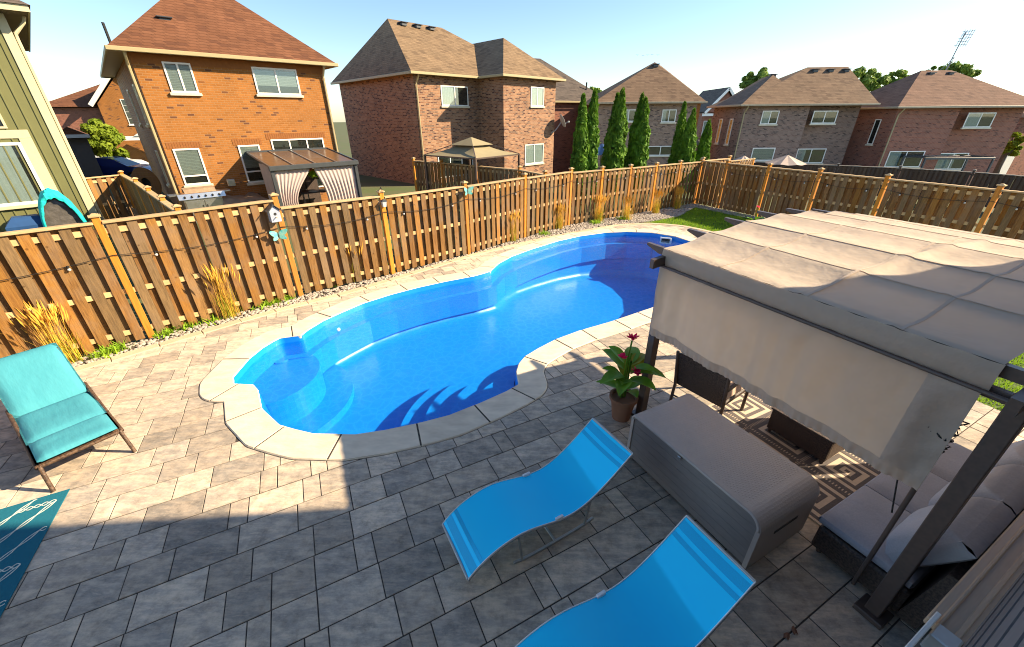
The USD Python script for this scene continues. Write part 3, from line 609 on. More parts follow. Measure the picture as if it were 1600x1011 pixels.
light_string('thin black cable with small bulbs strung along the shaded end fence', back_posts[1:], 'right', 1.5)
# tall feather grasses
def feather_grass(px, py, h, n, label, sp=.13):
    p_ = G(px, py); F = thing('feather_grass', label, 'ornamental grass', p_, rng.uniform(0, 360), group=None)
    def fan(k, hh, lean, w):
        v, f = [], []
        for i in range(k):
            a = rng.uniform(0, 2 * np.pi); l = abs(rng.normal(0, lean)) * hh; H_ = hh * rng.uniform(.75, 1.08); b0 = rng.normal(0, sp * .6, 2); s_ = np.array([-math.sin(a), math.cos(a), 0]) * w
            for j in range(4):
                t = j / 3; c = np.array([b0[0] + math.cos(a) * l * t ** 1.8, b0[1] + math.sin(a) * l * t ** 1.8, H_ * t * (1 - .12 * t * l / hh)]); ww = s_ * (1 - .8 * t); v += [c - ww, c + ww]
            k0 = len(v) - 8
            for j in range(3): q = k0 + 2 * j; f += [[q, q + 1, q + 3], [q, q + 3, q + 2]]
        return trimesh.Trimesh(v, f, process=False)
    obj('leaves', fan(int(n * .8), h * .55, .38, .006), M['blade'], F)
    obj('stems', fan(n, h * .95, .16, .004), M['straw'], F)
    v, f = [], []
    for i in range(int(n * .8)):                          # seed heads: slim spindles
        a = rng.uniform(0, 2 * np.pi); l = abs(rng.normal(0, .15)) * h; b0 = np.array([math.cos(a) * l, math.sin(a) * l]) + rng.normal(0, sp * .5, 2); z_ = h * rng.uniform(.62, .85)
        t = np.array([math.cos(a) * .2, math.sin(a) * .2, 1.0]); c = np.array([*b0, z_]); s1 = np.array([.012, 0, 0]); s2 = np.array([0, .012, 0]); k0 = len(v)
        L_ = rng.uniform(.16, .28); m_ = c + t * L_ * .4; v += [c, m_ + s1, m_ + s2, m_ - s1, m_ - s2, c + t * L_]
        for q in range(4): f += [[k0, k0 + 1 + q, k0 + 1 + (q + 1) % 4], [k0 + 5, k0 + 1 + (q + 1) % 4, k0 + 1 + q]]
    obj('plumes', trimesh.Trimesh(v, f, process=False), M['straw'], F)
for args in ((112, 566, 1.0, 95, 'tall straw-yellow feather grass beside the turquoise lounger'), (362, 494, 1.05, 80, 'arching straw-yellow feather grass left of the birdhouse post'), (556, 438, .95, 110, 'thick straw-yellow feather grass right of the birdhouse post'),
             (697, 399, .95, 90, 'slim yellow feather grass by the post of the second butterfly'), (800, 376, .9, 85, 'yellow feather grass in the middle of the pool fence'), (873, 357, .8, 90, 'yellow feather grass just past the middle of the pool fence, fanned wide'),
             (934, 346, .95, 85, 'yellow feather grass where the gravel bed starts to widen'), (979, 343, .85, 70, 'yellow feather grass near the end of the pool before the gravel corner'), (1023, 333, .9, 80, 'yellow feather grass in the gravel, second from the far corner'), (1057, 326, .8, 70, 'yellow feather grass half in shade next to the far fence corner')):
    feather_grass(*args)
wp_ = []
for px, py in ((165, 555), (182, 548), (255, 522), (268, 518), (285, 512), (300, 508), (332, 500), (415, 478), (425, 474), (448, 468), (520, 446), (590, 424), (600, 420), (850, 366), (930, 349), (972, 343)):
    c = G(px, py)[:2]; n = 90
    wp_.append(blades(c + rng.normal(0, .09, (n, 2)), .05, .16, .018, 1.4))
obj('weeds', wp_, M['grass'], label='low green weeds sprouting at the foot of the pool fence', cat='weeds', kind='stuff')

# ================================================================== furniture on the patio
def spline(xs, ys, n):
    from scipy.interpolate import PchipInterpolator, CubicSpline
    s_ = np.linspace(xs[0], xs[-1], n); return s_, CubicSpline(xs, ys)(s_)
# --- blue sling loungers: an S-shaped sheet in a thin white edge, on a bent runner
def sling_chaise(label, loc, h):
    T = thing('sling_lounger', label, 'lounger', loc, h, group=None)
    xs, zs = spline([0, .12, .28, .5, .8, 1.06, 1.36, 1.5, 1.66], [.20, .30, .375, .405, .335, .315, .455, .56, .69], 60)
    w_ = .275; ys = np.linspace(-w_, w_, 9)
    X = np.repeat(xs[:, None], 9, 1); Z = zs[:, None] - .012 * (1 - (ys[None] / w_) ** 2); Y = np.repeat(ys[None], 60, 0)
    obj('sling', slab(np.stack([X, Y, Z], -1), .006), M['sling'], T, smooth=40)
    for s_ in (-1, 1):
        obj('side_rail', tube(np.c_[xs, np.full(60, s_ * (w_ + .002)), zs - .014], .011, 8), M['silver'], T, smooth=True)
        obj('edge_piping', tube(np.c_[xs, np.full(60, s_ * (w_ + .003)), zs + .002], .0045, 5), M['white_plastic'], T, smooth=True)
        rx = np.linspace(.42, 1.28, 16); rz = .02 + .07 * ((rx - .85) / .43) ** 4 * .4
        obj('runner', tube(np.c_[rx, np.full(16, s_ * .262), rz], .014, 8), M['silver'], T, smooth=True)
        obj('leg', rod([1.18, s_ * .262, .03], [1.22, s_ * .27, .36], .012), M['silver'], T, smooth=True)
        obj('leg', rod([.5, s_ * .262, .03], [.46, s_ * .27, .39], .012), M['silver'], T, smooth=True)
        obj('hinge', cbx(.83, .91, s_ * .272 - .01, s_ * .272 + .014, .312, .345, .004), M['white_plastic'], T)
    for i0, i1 in ((1, 3), (56, 58), (4, 5), (54, 55)):
        P = np.stack([X[i0:i1 + 1], Y[i0:i1 + 1], Z[i0:i1 + 1] + .0025], -1); P[:, 0, 1] += .004; P[:, -1, 1] -= .004
        obj('stitched_sleeve' if i1 - i0 > 1 else 'seam', slab(P, .002), M['sling_seam'], T, smooth=40)
    for x_, z_ in ((0, .195), (1.66, .685)): obj('end_rail', rod([x_, -w_, z_], [x_, w_, z_], .012), M['silver'], T, smooth=True)
    obj('cross_bar', rod([.85, -.26, .02], [.85, .26, .02], .012), M['silver'], T, smooth=True)
    return T
sling_chaise('bright blue sling lounger standing whole between the pool and the grey deck box', (-.495, 2.10, 0), 60.5)
sling_chaise('bright blue sling lounger nearest the viewer, its foot end cut off by the picture edge', np.array([1.455, 1.79, 0]) - hv(62.5) * 1.66, 62.5)

# --- turquoise cushioned wicker lounger
DL = np.array([-4.645, 3.22, 0]); T = thing('wicker_lounger', 'brown wicker lounger with thick turquoise cushions at the left edge, by the feather grass', 'lounger', DL, 305)   # local x: from foot to head
w_ = .315
def lcush(name, a, b, za, zb, seed):
    m = cushion(0, 1, -w_, w_, -.03, .035, .008, 18, seed); v = m.vertices.copy(); L_ = math.hypot(b - a, zb - za); c, s_ = (b - a) / L_, (zb - za) / L_
    m.vertices = np.c_[a + c * v[:, 0] * L_ - s_ * v[:, 2], v[:, 1], za + s_ * v[:, 0] * L_ + c * v[:, 2]]; return obj(name, m, M['turquoise'], T, smooth=50)
lcush('foot_cushion', .0, .46, .325, .325, 3); lcush('seat_cushion', .465, 1.20, .325, .33, 4); lcush('back_cushion', 1.18, 1.96, .35, .80, 5)
for s_ in (-1, 1):
    t = np.linspace(0, 1, 24); ax = .02 + 1.32 * t; az = .30 + .0 * t + .26 * np.sin(np.pi * np.clip((t - .45) / .55, 0, 1)) ** 1.0 * (t > .45)
    obj('side_rail', tube(np.c_[ax, np.full(24, s_ * (w_ + .022)), .265 + .13 * np.clip(t - .35, 0, 1) ** 1.2 * 1.6], .02, 8), M['wicker_light'], T, smooth=True)
    obj('leg', tube([[.03, s_ * (w_ + .005), .27], [-.03, s_ * (w_ + .012), .15], [-.09, s_ * (w_ + .02), .0]], .02, 8), M['wicker_light'], T, smooth=True)
    obj('leg', tube([[1.3, s_ * (w_ + .03), .29], [1.36, s_ * (w_ + .04), .15], [1.4, s_ * (w_ + .05), .0]], .02, 8), M['wicker_light'], T, smooth=True)
obj('deck_frame', [bx(.06, 1.2, -w_, w_, .24, .285), bar([1.17, 0, .29], [1.9, 0, .75], w_ * 2, .035)], M['wicker_light'], T)
obj('end_bar', rod([.03, -w_ + .0, .262], [.03, w_ - .0, .262], .02), M['wicker_light'], T, smooth=True)

# --- teal outdoor rug with a rope lattice
rc = G(110, 765)[:2]; RL, RW = 2.4, 1.6
T = thing('teal_rug', 'teal outdoor rug with a white twisted rope lattice at the left edge', 'rug', (*rc, 0), 151.8)
obj('pile', bx(0, RL, -RW, 0, .006, .014), M['teal'], T)
def twist(a, b, amp, per, wd, z0):
    a, b = np.array(a), np.array(b); L_ = np.linalg.norm(b - a); n = int(L_ / per * 14); t = np.linspace(0, L_, n); u_ = (b - a) / L_; v_ = np.array([-u_[1], u_[0]]); out = []
    for k, ph_ in enumerate((0, math.pi)):
        o = amp * np.sin(2 * np.pi * t / (2 * per) + ph_); c = a[None] + u_[None] * t[:, None] + v_[None] * o[:, None]
        d_ = np.gradient(c, axis=0); d_ /= np.linalg.norm(d_, axis=1, keepdims=True); nn = np.c_[-d_[:, 1], d_[:, 0]] * wd / 2
        out.append(LineString(c).buffer(wd / 2, cap_style=2))
    return shapely.union_all(out)
clip = sbox(.015, -RW + .02, RL - .02, -.015); lat = []
for k in range(0, 7):
    x_ = .13 + k * .37
    for q_ in range(-1, 4): lat.append(twist((x_, -.06 - q_ * .56 - (k % 2) * .28), (x_, -.34 - q_ * .56 - (k % 2) * .28), .021, .056, .0075, 0))
for k in range(-6, 7):
    for d_ in (1, -1): lat.append(twist((.13 + k * .37, -.06 if d_ == 1 else -.34), (.13 + (k + 6) * .37, -.06 - 6 * .28 if d_ == 1 else -.34 + 6 * .28), .016, .17, .0075, 0)) if d_ == 1 else None
lm = shapely.union_all(lat).intersection(clip).simplify(.0015)
obj('rope_lattice', extr(lm, .0142, .0165), M['rope'], T)

# --- grey resin deck box with a wrap-over lid
BXL, BXW = 1.43, .80
T = thing('deck_box', 'large grey resin deck box with a rounded textured lid beside the blue loungers', 'deck box', G(1160, 890), 333.0)   # local x: from the near right end to the far left end; y: to the front (towards the loungers)
def boxprof(r=.12, h=.60, w=BXL):                        # lid and end panels bend in one piece
    a = np.linspace(0, np.pi / 2, 9); return [(0, .03)] + [(r - r * math.sin(t_ + 0) if 0 else r - r * math.cos(t_), h - r + r * math.sin(t_)) for t_ in a]
pr_ = boxprof(); prf = np.array(pr_ + [(BXL - .05, .60), (BXL - .02, .59), (BXL, .56), (BXL, .03)])
ln_ = LineString(prf); shell = ln_.buffer(.018, cap_style=2, join_style=1)
e = trimesh.creation.extrude_polygon(shell, BXW, engine='earcut'); v = e.vertices.copy(); e.vertices = np.c_[v[:, 0], -v[:, 2] + .0, v[:, 1]]; e.invert()
obj('lid_shell', e, M['resin'], T, smooth=35)
front = Polygon(np.vstack([prf, [prf[-1][0], .02], [0, .02]])).buffer(-.022)
ns = 6
for k in range(ns):
    z0_, z1_ = .03 + k * .55 / ns, .03 + (k + 1) * .55 / ns - .0025
    pl = front.intersection(sbox(-1, z0_, 3, z1_))
    if pl.is_empty: continue
    for y_ in (-.03, -BXW + .012):
        e = trimesh.creation.extrude_polygon(pl if pl.geom_type == 'Polygon' else max(pl.geoms, key=lambda g: g.area), .018, engine='earcut'); v = e.vertices.copy(); e.vertices = np.c_[v[:, 0], v[:, 2] + y_, v[:, 1]]; e.invert(); obj('plank', e, M['resin_dark'], T)
obj('inner_body', bx(.03, BXL - .03, -BXW + .035, -.035, .04, .54), M['resin_dark'], T)
em = []
for i in range(64):
    for j in range(20):
        x_ = .17 + i * .0185; y_ = -.06 - j * .036 - (i % 2) * .018
        em.append(hull([[x_ - .007, y_, .6185], [x_ + .007, y_, .6185], [x_, y_ - .015, .6185], [x_, y_ + .015, .6185], [x_, y_, .6207]]))
obj('lid_texture', em, M['resin'], T, kind='stuff')
obj('handle_recess', bx(-.021, -.017, -.56, -.24, .33, .365), M['black_plastic'], T)
obj('latch', cbx(.78, .82, -.002, .014, .545, .575, .004), M['steel'], T)
obj('lid_rim', tube(np.c_[prf[1:-1, 0], np.full(len(prf) - 2, .0), prf[1:-1, 1] + .004], .012, 6), M['resin'], T, smooth=True)

# --- canna lilies
def canna(label, p, seed, pot=True, n=9, hgt=.75, flowers=((.02, .02, .98), (-.12, -.02, .72), (.05, -.12, .5))):
    r2 = np.random.default_rng(seed); T = thing('canna_plant', label, 'potted plant' if pot else 'plant', p, r2.uniform(0, 90)); z0_ = .34 if pot else 0
    if pot:
        obj('pot', trimesh.creation.revolve(np.array([[0, 0], [.11, 0], [.155, .3], [.175, .3], [.175, .34], [.15, .34], [.14, .30], [0, .30]]), sections=20), M['terracotta'], T, smooth=30)
    for k in range(n):
        a = k * 2.4 + r2.uniform(-.3, .3); L_ = r2.uniform(.27, .42); w_ = L_ * .24; tilt = r2.uniform(.35, 1.0); b0 = np.array([math.cos(a) * .05, math.sin(a) * .05, z0_ + r2.uniform(.06, .62) * hgt])
        t = np.linspace(0, 1, 9); s_ = np.array([-.0 - 1, -.5, 0, .5, 1]); d_ = np.array([math.cos(a), math.sin(a), 0]); sd = np.array([-math.sin(a), math.cos(a), 0])
        P = np.zeros((9, 5, 3))
        for i, tt in enumerate(t):
            wid = w_ * math.sin(math.pi * tt ** .75) ** .8 + .004; c = b0 + d_ * L_ * tt * math.cos(tilt * .7) + np.array([0, 0, 1]) * L_ * (tt * math.sin(tilt) - .35 * tt ** 2)
            for j, ss in enumerate(s_): P[i, j] = c + sd * wid * ss + np.array([0, 0, 1]) * abs(ss) * wid * .45
        obj('leaf', grid(P), M['leaf2'] if k % 5 == 3 else M['leaf'], T, smooth=True)
    for k in range(3): obj('stem', tube([[.03 * k - .03, .02, z0_ - .04], [.03 * k - .03, .0, z0_ + hgt * .6], [.02 * k, .0, z0_ + hgt * (.95 - .2 * k)]], .011, 6), M['leaf'], T, smooth=True)
    for fx, fy, fz in flowers:
        pt = []
        for q in range(16):
            d_ = r2.normal(size=3); d_ /= np.linalg.norm(d_); d_[2] = abs(d_[2]) * .8; u_ = np.cross(d_, [0, 0, 1]); u_ /= np.linalg.norm(u_) + 1e-6; c = np.array([fx, fy, z0_ + fz * hgt]); l_ = r2.uniform(.05, .085)
            P = np.stack([np.stack([c + d_ * l_ * t_ + u_ * .02 * s_ * math.sin(math.pi * (.15 + .8 * t_)) + np.cross(u_, d_) * .012 * t_ * (1 - abs(s_)) for s_ in (-1, 0, 1)]) for t_ in np.linspace(0, 1, 4)]); pt.append(grid(P))
        obj('blossom', pt, M['pink'], T, smooth=True)
canna('potted canna with broad green leaves and pink blossoms by the pergola post', (1.38, 3.98, 0), 5, n=17, hgt=.82)
canna('canna with one pink blossom growing on the lawn beyond the canopy', (*G(1172, 372)[:2], -.03), 11, pot=False, n=7, hgt=1.0, flowers=((0, 0, .98),))

# --- pergola with a slung canopy
PG = np.array([1.63, 3.99, 0]); QH = 64.0; PY, PX = -2.55, 3.5
T = thing('pergola', 'dark bronze pergola with an arched beige fabric canopy and a hanging side flap', 'pergola', PG, QH)
def arch(x): return 2.10 + .17 * np.sin(np.pi * np.clip(x / PX, -.05, 1.05))
for x_, y_, w_ in ((0, 0, .095), (0, PY, .094), (PX, 0, .095), (PX, PY, .095)):
    q = obj('post', cbx(x_ - w_ / 2, x_ + w_ / 2, y_ - w_ / 2, y_ + w_ / 2, 0, 2.06, .006), M['bronze'], T)
    obj('base_plate', cbx(x_ - w_ / 2 - .045, x_ + w_ / 2 + .045, y_ - w_ / 2 - .045, y_ + w_ / 2 + .045, 0, .05, .006), M['bronze'], q)
ax = np.linspace(-.22, PX + .22, 26)
for y_ in (0, PY):
    top = np.c_[ax, np.full(26, y_), arch(ax)]
    m = trimesh.util.concatenate([hull([[*(top[i] + [0, s_ * .025, dz])] for i in (k, k + 1) for s_ in (-1, 1) for dz in (-.05, .045)]) for k in range(25)]); obj('arched_beam', m, M['bronze'], T)
for x_ in (0, PX): obj('end_beam', cbx(x_ - .025, x_ + .025, PY, 0, 1.98, 2.05, .006), M['bronze'], T)
rafters = [0.0, .58, 1.17, 1.75, 2.33, 2.92, 3.5]
for x_ in rafters:
    z_ = float(arch(x_)) + .05; obj('rafter', hull([[x_ + s_ * .022, y_, z_ + dz] for s_ in (-1, 1) for y_, dz in ((.30, .045), (.30, .02), (.12, -.03), (-2.67, -.03), (PY - .30, .045), (PY - .30, .02))]), M['bronze'], T)
nx, ny = 90, 60; gx = np.linspace(-.045, PX + .03, nx); gy = np.linspace(.035, PY + .13, ny); X, Y = np.meshgrid(gx, gy, indexing='ij')
rf = np.array(rafters); ph_ = np.interp(gx, rf, np.arange(len(rf))); sag = np.abs(np.sin(np.pi * ph_)) ** 1.2
P3 = np.stack([X * 1.2, Y * 3.0, 0 * X], -1); wr = meshkit.fbm(P3 * 1.7, 4, 3) - .5; wr2 = meshkit.fbm(np.stack([(X + Y) * 5, (X - Y) * 1.2, 0 * X], -1), 3, 8) - .5
Z = arch(X) + .110 - (.036 * sag)[:, None] * (.75 + .5 * meshkit.noise(P3 * .8, 4)) + wr * .018 * (.25 + sag[:, None]) + wr2 * .016 * sag[:, None]
fold = np.exp(-((Y - (-1.35 - .08 * X)) / .035) ** 2) * .035; Z += fold * (.4 + .6 * sag[:, None])
Z += np.exp(-((Y + .62 + .02 * X) / .012) ** 2) * .008 + np.exp(-((Y + 1.92) / .012) ** 2) * .008
cp = obj('canopy', grid(np.stack([X, Y, Z], -1)), M['canopy'], T, smooth=60)
for yk in (-.62, -1.36, -1.95):
    j = int(np.argmin(abs(gy - yk))); P = np.stack([np.stack([gx, np.full(nx, gy[j] + d_), Z[:, j] + .0035], -1) for d_ in (-.011, .011)]); obj('seam', slab(P, .002), M['canopy_hem'], cp, smooth=40)
for xk in rafters[1:-1]:
    i = int(np.argmin(abs(gx - xk))); P = np.stack([np.stack([np.full(ny, gx[i] + d_), gy, Z[i] + .0035], -1) for d_ in (-.009, .009)]); obj('seam', slab(P, .002), M['canopy_hem'], cp, smooth=40)
hy = np.linspace(.03, PY + .125, 70); hz = np.linspace(0, 1, 6)
e0 = np.interp(hy[::-1], gy[::-1], Z[0][::-1])[::-1]
P = np.stack([np.stack([np.full(70, -.05 - .012 * math.sin(math.pi * t_)), hy, e0 * (1 - t_) + 2.035 * t_ + .004 * np.sin(hy * 30)], -1) for t_ in hz])
obj('canopy_border', slab(P, (-.003, 0, 0)), M['canopy_hem'], T, smooth=60)
obj('curtain_rod', rod([-.075, .10, 2.03], [-.075, PY - .04, 2.03], .014), M['bronze'], T, smooth=True)
cz = np.linspace(2.02, 1.27, 26); cy = np.linspace(.02, PY + .14, 150); CY, CZ = np.meshgrid(cy, cz, indexing='ij')
d_ = (2.02 - CZ) / .75; dm = 1.6 * d_ * (1 - .72 * d_)
cx = -.075 + dm * (.04 * np.sin(CY * 10 + 1.5 * np.sin(CY * 2.3)) + .02 * np.sin(CY * 27 + 2 * np.sin(CY * 5)) + .09 * (meshkit.fbm(np.stack([CY * 4.5, CZ * .8, 0 * CY], -1), 3, 2) - .5)) + (meshkit.fbm(np.stack([CY * 6 + CZ * 4, CZ * 3, 0 * CY], -1), 3, 6) - .5) * .028 - .02 * d_
hem = .075
k1 = 23
fl = obj('side_flap', grid(np.stack([cx, CY, CZ], -1)[:, :k1 + 1]), M['canopy'], T, smooth=60)
hy = np.linspace(.02, PY + .14, 220); hx = np.interp(-hy, -cy, cx[:, k1]); hz0 = cz[k1]
P = np.stack([np.stack([hx + .006 * np.sin(hy * 110) * t_ + .003 * np.sin(hy * 41) * t_ - .002, hy, np.full(220, hz0 - .09 * t_) + .002 * np.sin(hy * 60) * t_], -1) for t_ in np.linspace(0, 1, 5)])
obj('flap_hem', slab(P, (.003, 0, 0)), M['canopy_hem'], fl, smooth=60)
kk = [i for i in range(150) if cy[i] < PY + .38]
obj('flap_border', slab((np.stack([cx - .004, CY, CZ], -1))[kk[0]:, :k1 + 1], (.002, 0, 0)), M['canopy_hem'], fl, smooth=60)
obj('eyelet', [move(trimesh.creation.torus(.014, .004, 10, 6), (0, 0, 0))], M['steel'], fl) if False else None


obj('lamp_pole', tube([[.02, PY + .17, .1], [.02, PY + .17, 1.9]], .016, 8), M['bronze'], T, smooth=True)
# fairy lights bundled on the pole
r3 = np.random.default_rng(4); pts3 = []
for k in range(150): a = k * .9; pts3.append([.0 + .09 * math.cos(a) * r3.uniform(.3, 1), PY + .22 + .09 * math.sin(a * 1.3) * r3.uniform(.3, 1), 1.62 + .16 * math.sin(k * .37) * r3.uniform(.4, 1)])
FLt = thing('fairy_lights', 'tangled bundle of dark fairy lights hung on the near pergola pole', 'fairy lights', PG, QH)
obj('cable', tube(np.vstack([pts3, [[.03, PY + .25, 1.45], [.05, PY + .28, 1.2], [.02, PY + .2, .9]]]), .005, 4), M['wire'], FLt)
obj('plug_box', cbx(-.04, .02, PY + .2, PY + .28, 1.33, 1.46, .01), M['black_plastic'], FLt)
for k in range(10): e = trimesh.creation.icosphere(subdivisions=1, radius=.012); e.apply_translation(pts3[k * 14]); obj('bulb', e, M['bulb'], FLt)

# --- patterned rug under the canopy (local frame of the pergola)
T = thing('patterned_rug', 'beige outdoor rug with dark concentric squares and zigzag bands under the canopy', 'rug', PG + hv(QH) * .42 + hv(154) * .25, QH)
obj('ground_weave', bx(0, 2.5, -2.0, 0, .005, .013), M['rug_pale'], T)
pat = []
cell = .62
for i in range(4):
    for j in range(4):
        cx_, cy_ = .31 + i * cell, -.2 - j * cell
        for r_, t_ in ((.29, .05), (.19, .045), (.095, .04)):
            o = affinity.rotate(sbox(cx_ - r_, cy_ - r_, cx_ + r_, cy_ + r_), 45 if 0 else 0, origin=(cx_, cy_)); pat.append(o.difference(o.buffer(-t_, join_style=2)))
        pat.append(sbox(cx_ - .02, cy_ - .02, cx_ + .02, cy_ + .02))
for i in range(5):
    for k in range(70): pat.append(sbox(i * cell - .022, -k * .03 - .018, i * cell + .022, -k * .03))
for j in range(5):
    for k in range(85): pat.append(sbox(k * .03, -.51 - j * cell + .62 - .022, k * .03 + .015, -.51 - j * cell + .62 + .022))
pm = shapely.union_all(pat).intersection(sbox(.03, -1.97, 2.47, -.03))
obj('dark_bands', extr(pm, .0132, .0155), M['rug_dark'], T)

# --- wicker armchair seen from behind
CH = np.array([2.33, 4.02, 0]); T = thing('wicker_armchair', 'dark wicker armchair with a beige seat pad, its back to the deck box', 'armchair', CH, 55)     # local x: facing; back at x=0
obj('backrest', [hull([[0, -.32, .30], [.02, -.32, .30], [0, .32, .30], [.02, .32, .30], [-.10, -.32, .80], [-.07, -.32, .80], [-.10, .32, .80], [-.07, .32, .80]])], M['wicker'], T)
obj('seat', cbx(.02, .56, -.31, .31, .30, .37, .015), M['wicker'], T)
obj('seat_pad', cushion(.03, .57, -.3, .3, .37, .47, .03, 12, 2), M['beige_cushion'], T, smooth=50)
obj('back_pad', hull([[-.02, -.29, .46], [.08, -.29, .46], [-.02, .29, .46], [.08, .29, .46], [-.09, -.29, .86], [-.01, -.29, .86], [-.09, .29, .86], [-.01, .29, .86]]), M['beige_cushion'], T)
for s_ in (-1, 1):
    obj('leg', tube([[-.05, s_ * .32, .0], [-.02, s_ * .32, .3], [-.10, s_ * .33, .82]], .02, 8), M['bronze'], T, smooth=True)
    obj('leg', tube([[.56, s_ * .32, 0], [.56, s_ * .32, .58]], .02, 8), M['bronze'], T, smooth=True)
    obj('arm', tube([[-.06, s_ * .33, .6], [.2, s_ * .33, .62], [.56, s_ * .33, .58]], .024, 8), M['wicker'], T, smooth=True)
obj('stretcher', rod([-.04, -.32, .14], [-.04, .32, .14], .012), M['bronze'], T)

# --- low wicker table
ta, tb = G(1195, 673)[:2], G(1284, 729)[:2]; th = deg(math.atan2(*(tb - ta))); tl = float(np.linalg.norm(tb - ta))
T = thing('wicker_coffee_table', 'low dark wicker coffee table half hidden by the hanging flap', 'coffee table', (*ta, 0), th)
obj('skirt', [cbx(0, tl, 0, .03, .06, .33, .006), cbx(0, tl, .47, .5, .06, .33, .006), cbx(0, .03, .03, .47, .06, .33, .006), cbx(tl - .03, tl, .03, .47, .06, .33, .006)], M['wicker'], T)
obj('table_top', cbx(-.015, tl + .015, -.015, .515, .333, .355, .006), M['wicker'], T)
for x_ in (.03, tl - .03):
    for y_ in (.03, .47): obj('foot', rod([x_, y_, 0], [x_, y_, .07], .02), M['bronze'], T)

# --- wicker sofa against the house
SF = np.array([2.60, 2.22, 0]); T = thing('wicker_sofa', 'dark wicker sofa with grey seat cushions along the house wall', 'sofa', SF, HP)   # local x: along the wall, y<0: to the wall
SL, SD = 2.15, .74
obj('base', cbx(0, SL, -SD + .12, 0, .05, .30, .02), M['wicker'], T)
obj('backrest', hull([[0, -SD + .12, .05], [SL, -SD + .12, .05], [0, -SD, .05], [SL, -SD, .05], [0, -SD + .04, .66], [SL, -SD + .04, .66], [0, -SD - .05, .66], [SL, -SD - .05, .66]]), M['wicker'], T)
for k in range(3): obj('seat_cushion', cushion(.01 + k * .71, .705 + k * .71, -.60, .015, .30, .43, .012, 16, 10 + k), M['cushion'], T, smooth=50)
for x_ in (.06, SL - .06):
    for y_ in (-.06, -SD + .08): obj('foot', rod([x_, y_, 0], [x_, y_, .06], .022), M['bronze'], T)
def pillow(label, x0, L_, seed, tint='cushion'):
    c = SF + hv(HP) * x0 + hv(HPC) * (SD - .17)
    m = cushion(0, L_, -.27, .27, -.085, .085, .075, 22, seed); v = m.vertices.copy(); a = rad(62)
    P2 = np.c_[v[:, 0], v[:, 2] * math.sin(a) * 1.0 - v[:, 1] * math.cos(a) * 1.0, v[:, 1] * math.sin(a) + v[:, 2] * math.cos(a)]
    m.vertices = P2; p = obj('throw_cushion', move(m, c + [0, 0, .64], HP), M[tint], None, smooth=50); tag(p, label, 'cushion'); return p
pillow('grey back cushion at the near end of the wicker sofa', .06, .66, 21); pillow('grey back cushion in the middle of the wicker sofa', .74, .66, 22); pillow('grey back cushion at the far end of the wicker sofa', 1.42, .66, 23)
for k, (px, py) in enumerate(((1247, 993), (1231, 1002))):
    c = G(px, py); e = grid(np.array([[[0, 0, .006], [.012, .012, .012], [0, .03, .006]], [[.03, -.005, .012], [.03, .014, .02], [.03, .034, .01]], [[.06, .0, .008], [.055, .012, .015], [.05, .02, .012]]])); p = obj('dry_leaf', move(e, c, 40 * k), M['terracotta']); tag(p, ('reddish dry leaf on the pavers below the near pergola post', 'dry leaf lowest on the pavers, left of the post foot')[k], 'leaf')

# ------------------------------------------------------------------ the camera's own house: pale bounce wall, dark boards in view, ledge
T = thing('own_house', 'house whose wall and beige ledge run along the right bottom edge of the picture', 'house', (*wall_pt(0)[:2], 0), HP)     # local x along the wall, y outwards
obj('wall', bx(-9, 7.19, -9, 0, -.3, 7.6), M['bounce_cream'], T)
obj('roof', hull([[-9, -9, 7.6], [7.19, -9, 7.6], [-9, 0, 7.6], [7.19, 0, 7.6], [-5, -4.5, 9.3], [3.0, -4.5, 9.3]]), M['roof_brown'], T)
for k in range(22): obj('siding_board', bx(.9, 7.17, .0005, .012 + .004 * (k % 2), .05 + k * .14, .18 + k * .14), M['house_wall'], T) if k * .14 < .75 or k * .14 > .98 else None
lg = obj('ledge', [cbx(2.62, 7.15, .0, .165, .84, .90, .008), cbx(2.60, 7.15, .03, .055, .90, .916, .004), cbx(2.60, 7.15, .105, .125, .90, .922, .006)], M['ledge'], T)
obj('end_bracket', cbx(2.50, 2.615, .015, .12, .80, .93, .008), M['silver'], lg)
obj('white_strip', cbx(2.30, 2.66, .128, .150, .925, .945, .004), M['white_trim'], lg)

# ================================================================== houses around
def hip(x0, x1, y0, y1, z, pitch, back=None, ridge=None):
    """closed hip roof on a rectangle; back = how far a gable end runs on into the main roof"""
    th_ = .06
    if back is not None:
        hw = (x1 - x0) / 2; xm = (x0 + x1) / 2; zr = z + hw * pitch; yb = y0 + back
        v = [[x0, y0, z], [x1, y0, z], [x1, yb, z], [x0, yb, z], [xm, y0 + hw, zr], [xm, yb, zr]]
        f = [[0, 1, 4], [1, 2, 5], [1, 5, 4], [3, 0, 4], [3, 4, 5], [2, 3, 5], [0, 3, 2], [0, 2, 1]]
        return trimesh.Trimesh(np.array(v, float), f, process=False)
    w, d = x1 - x0, y1 - y0
    if ridge: a, b = ridge
    elif w >= d: a, b = [x0 + d / 2, (y0 + y1) / 2], [x1 - d / 2, (y0 + y1) / 2]
    else: a, b = [(x0 + x1) / 2, y0 + w / 2], [(x0 + x1) / 2, y1 - w / 2]
    zr = z + min(w, d) / 2 * pitch
    return trimesh.convex.convex_hull(np.array([[x0, y0, z], [x1, y0, z], [x1, y1, z], [x0, y1, z], [*a, zr], [*b, zr]], float) + 0.0)
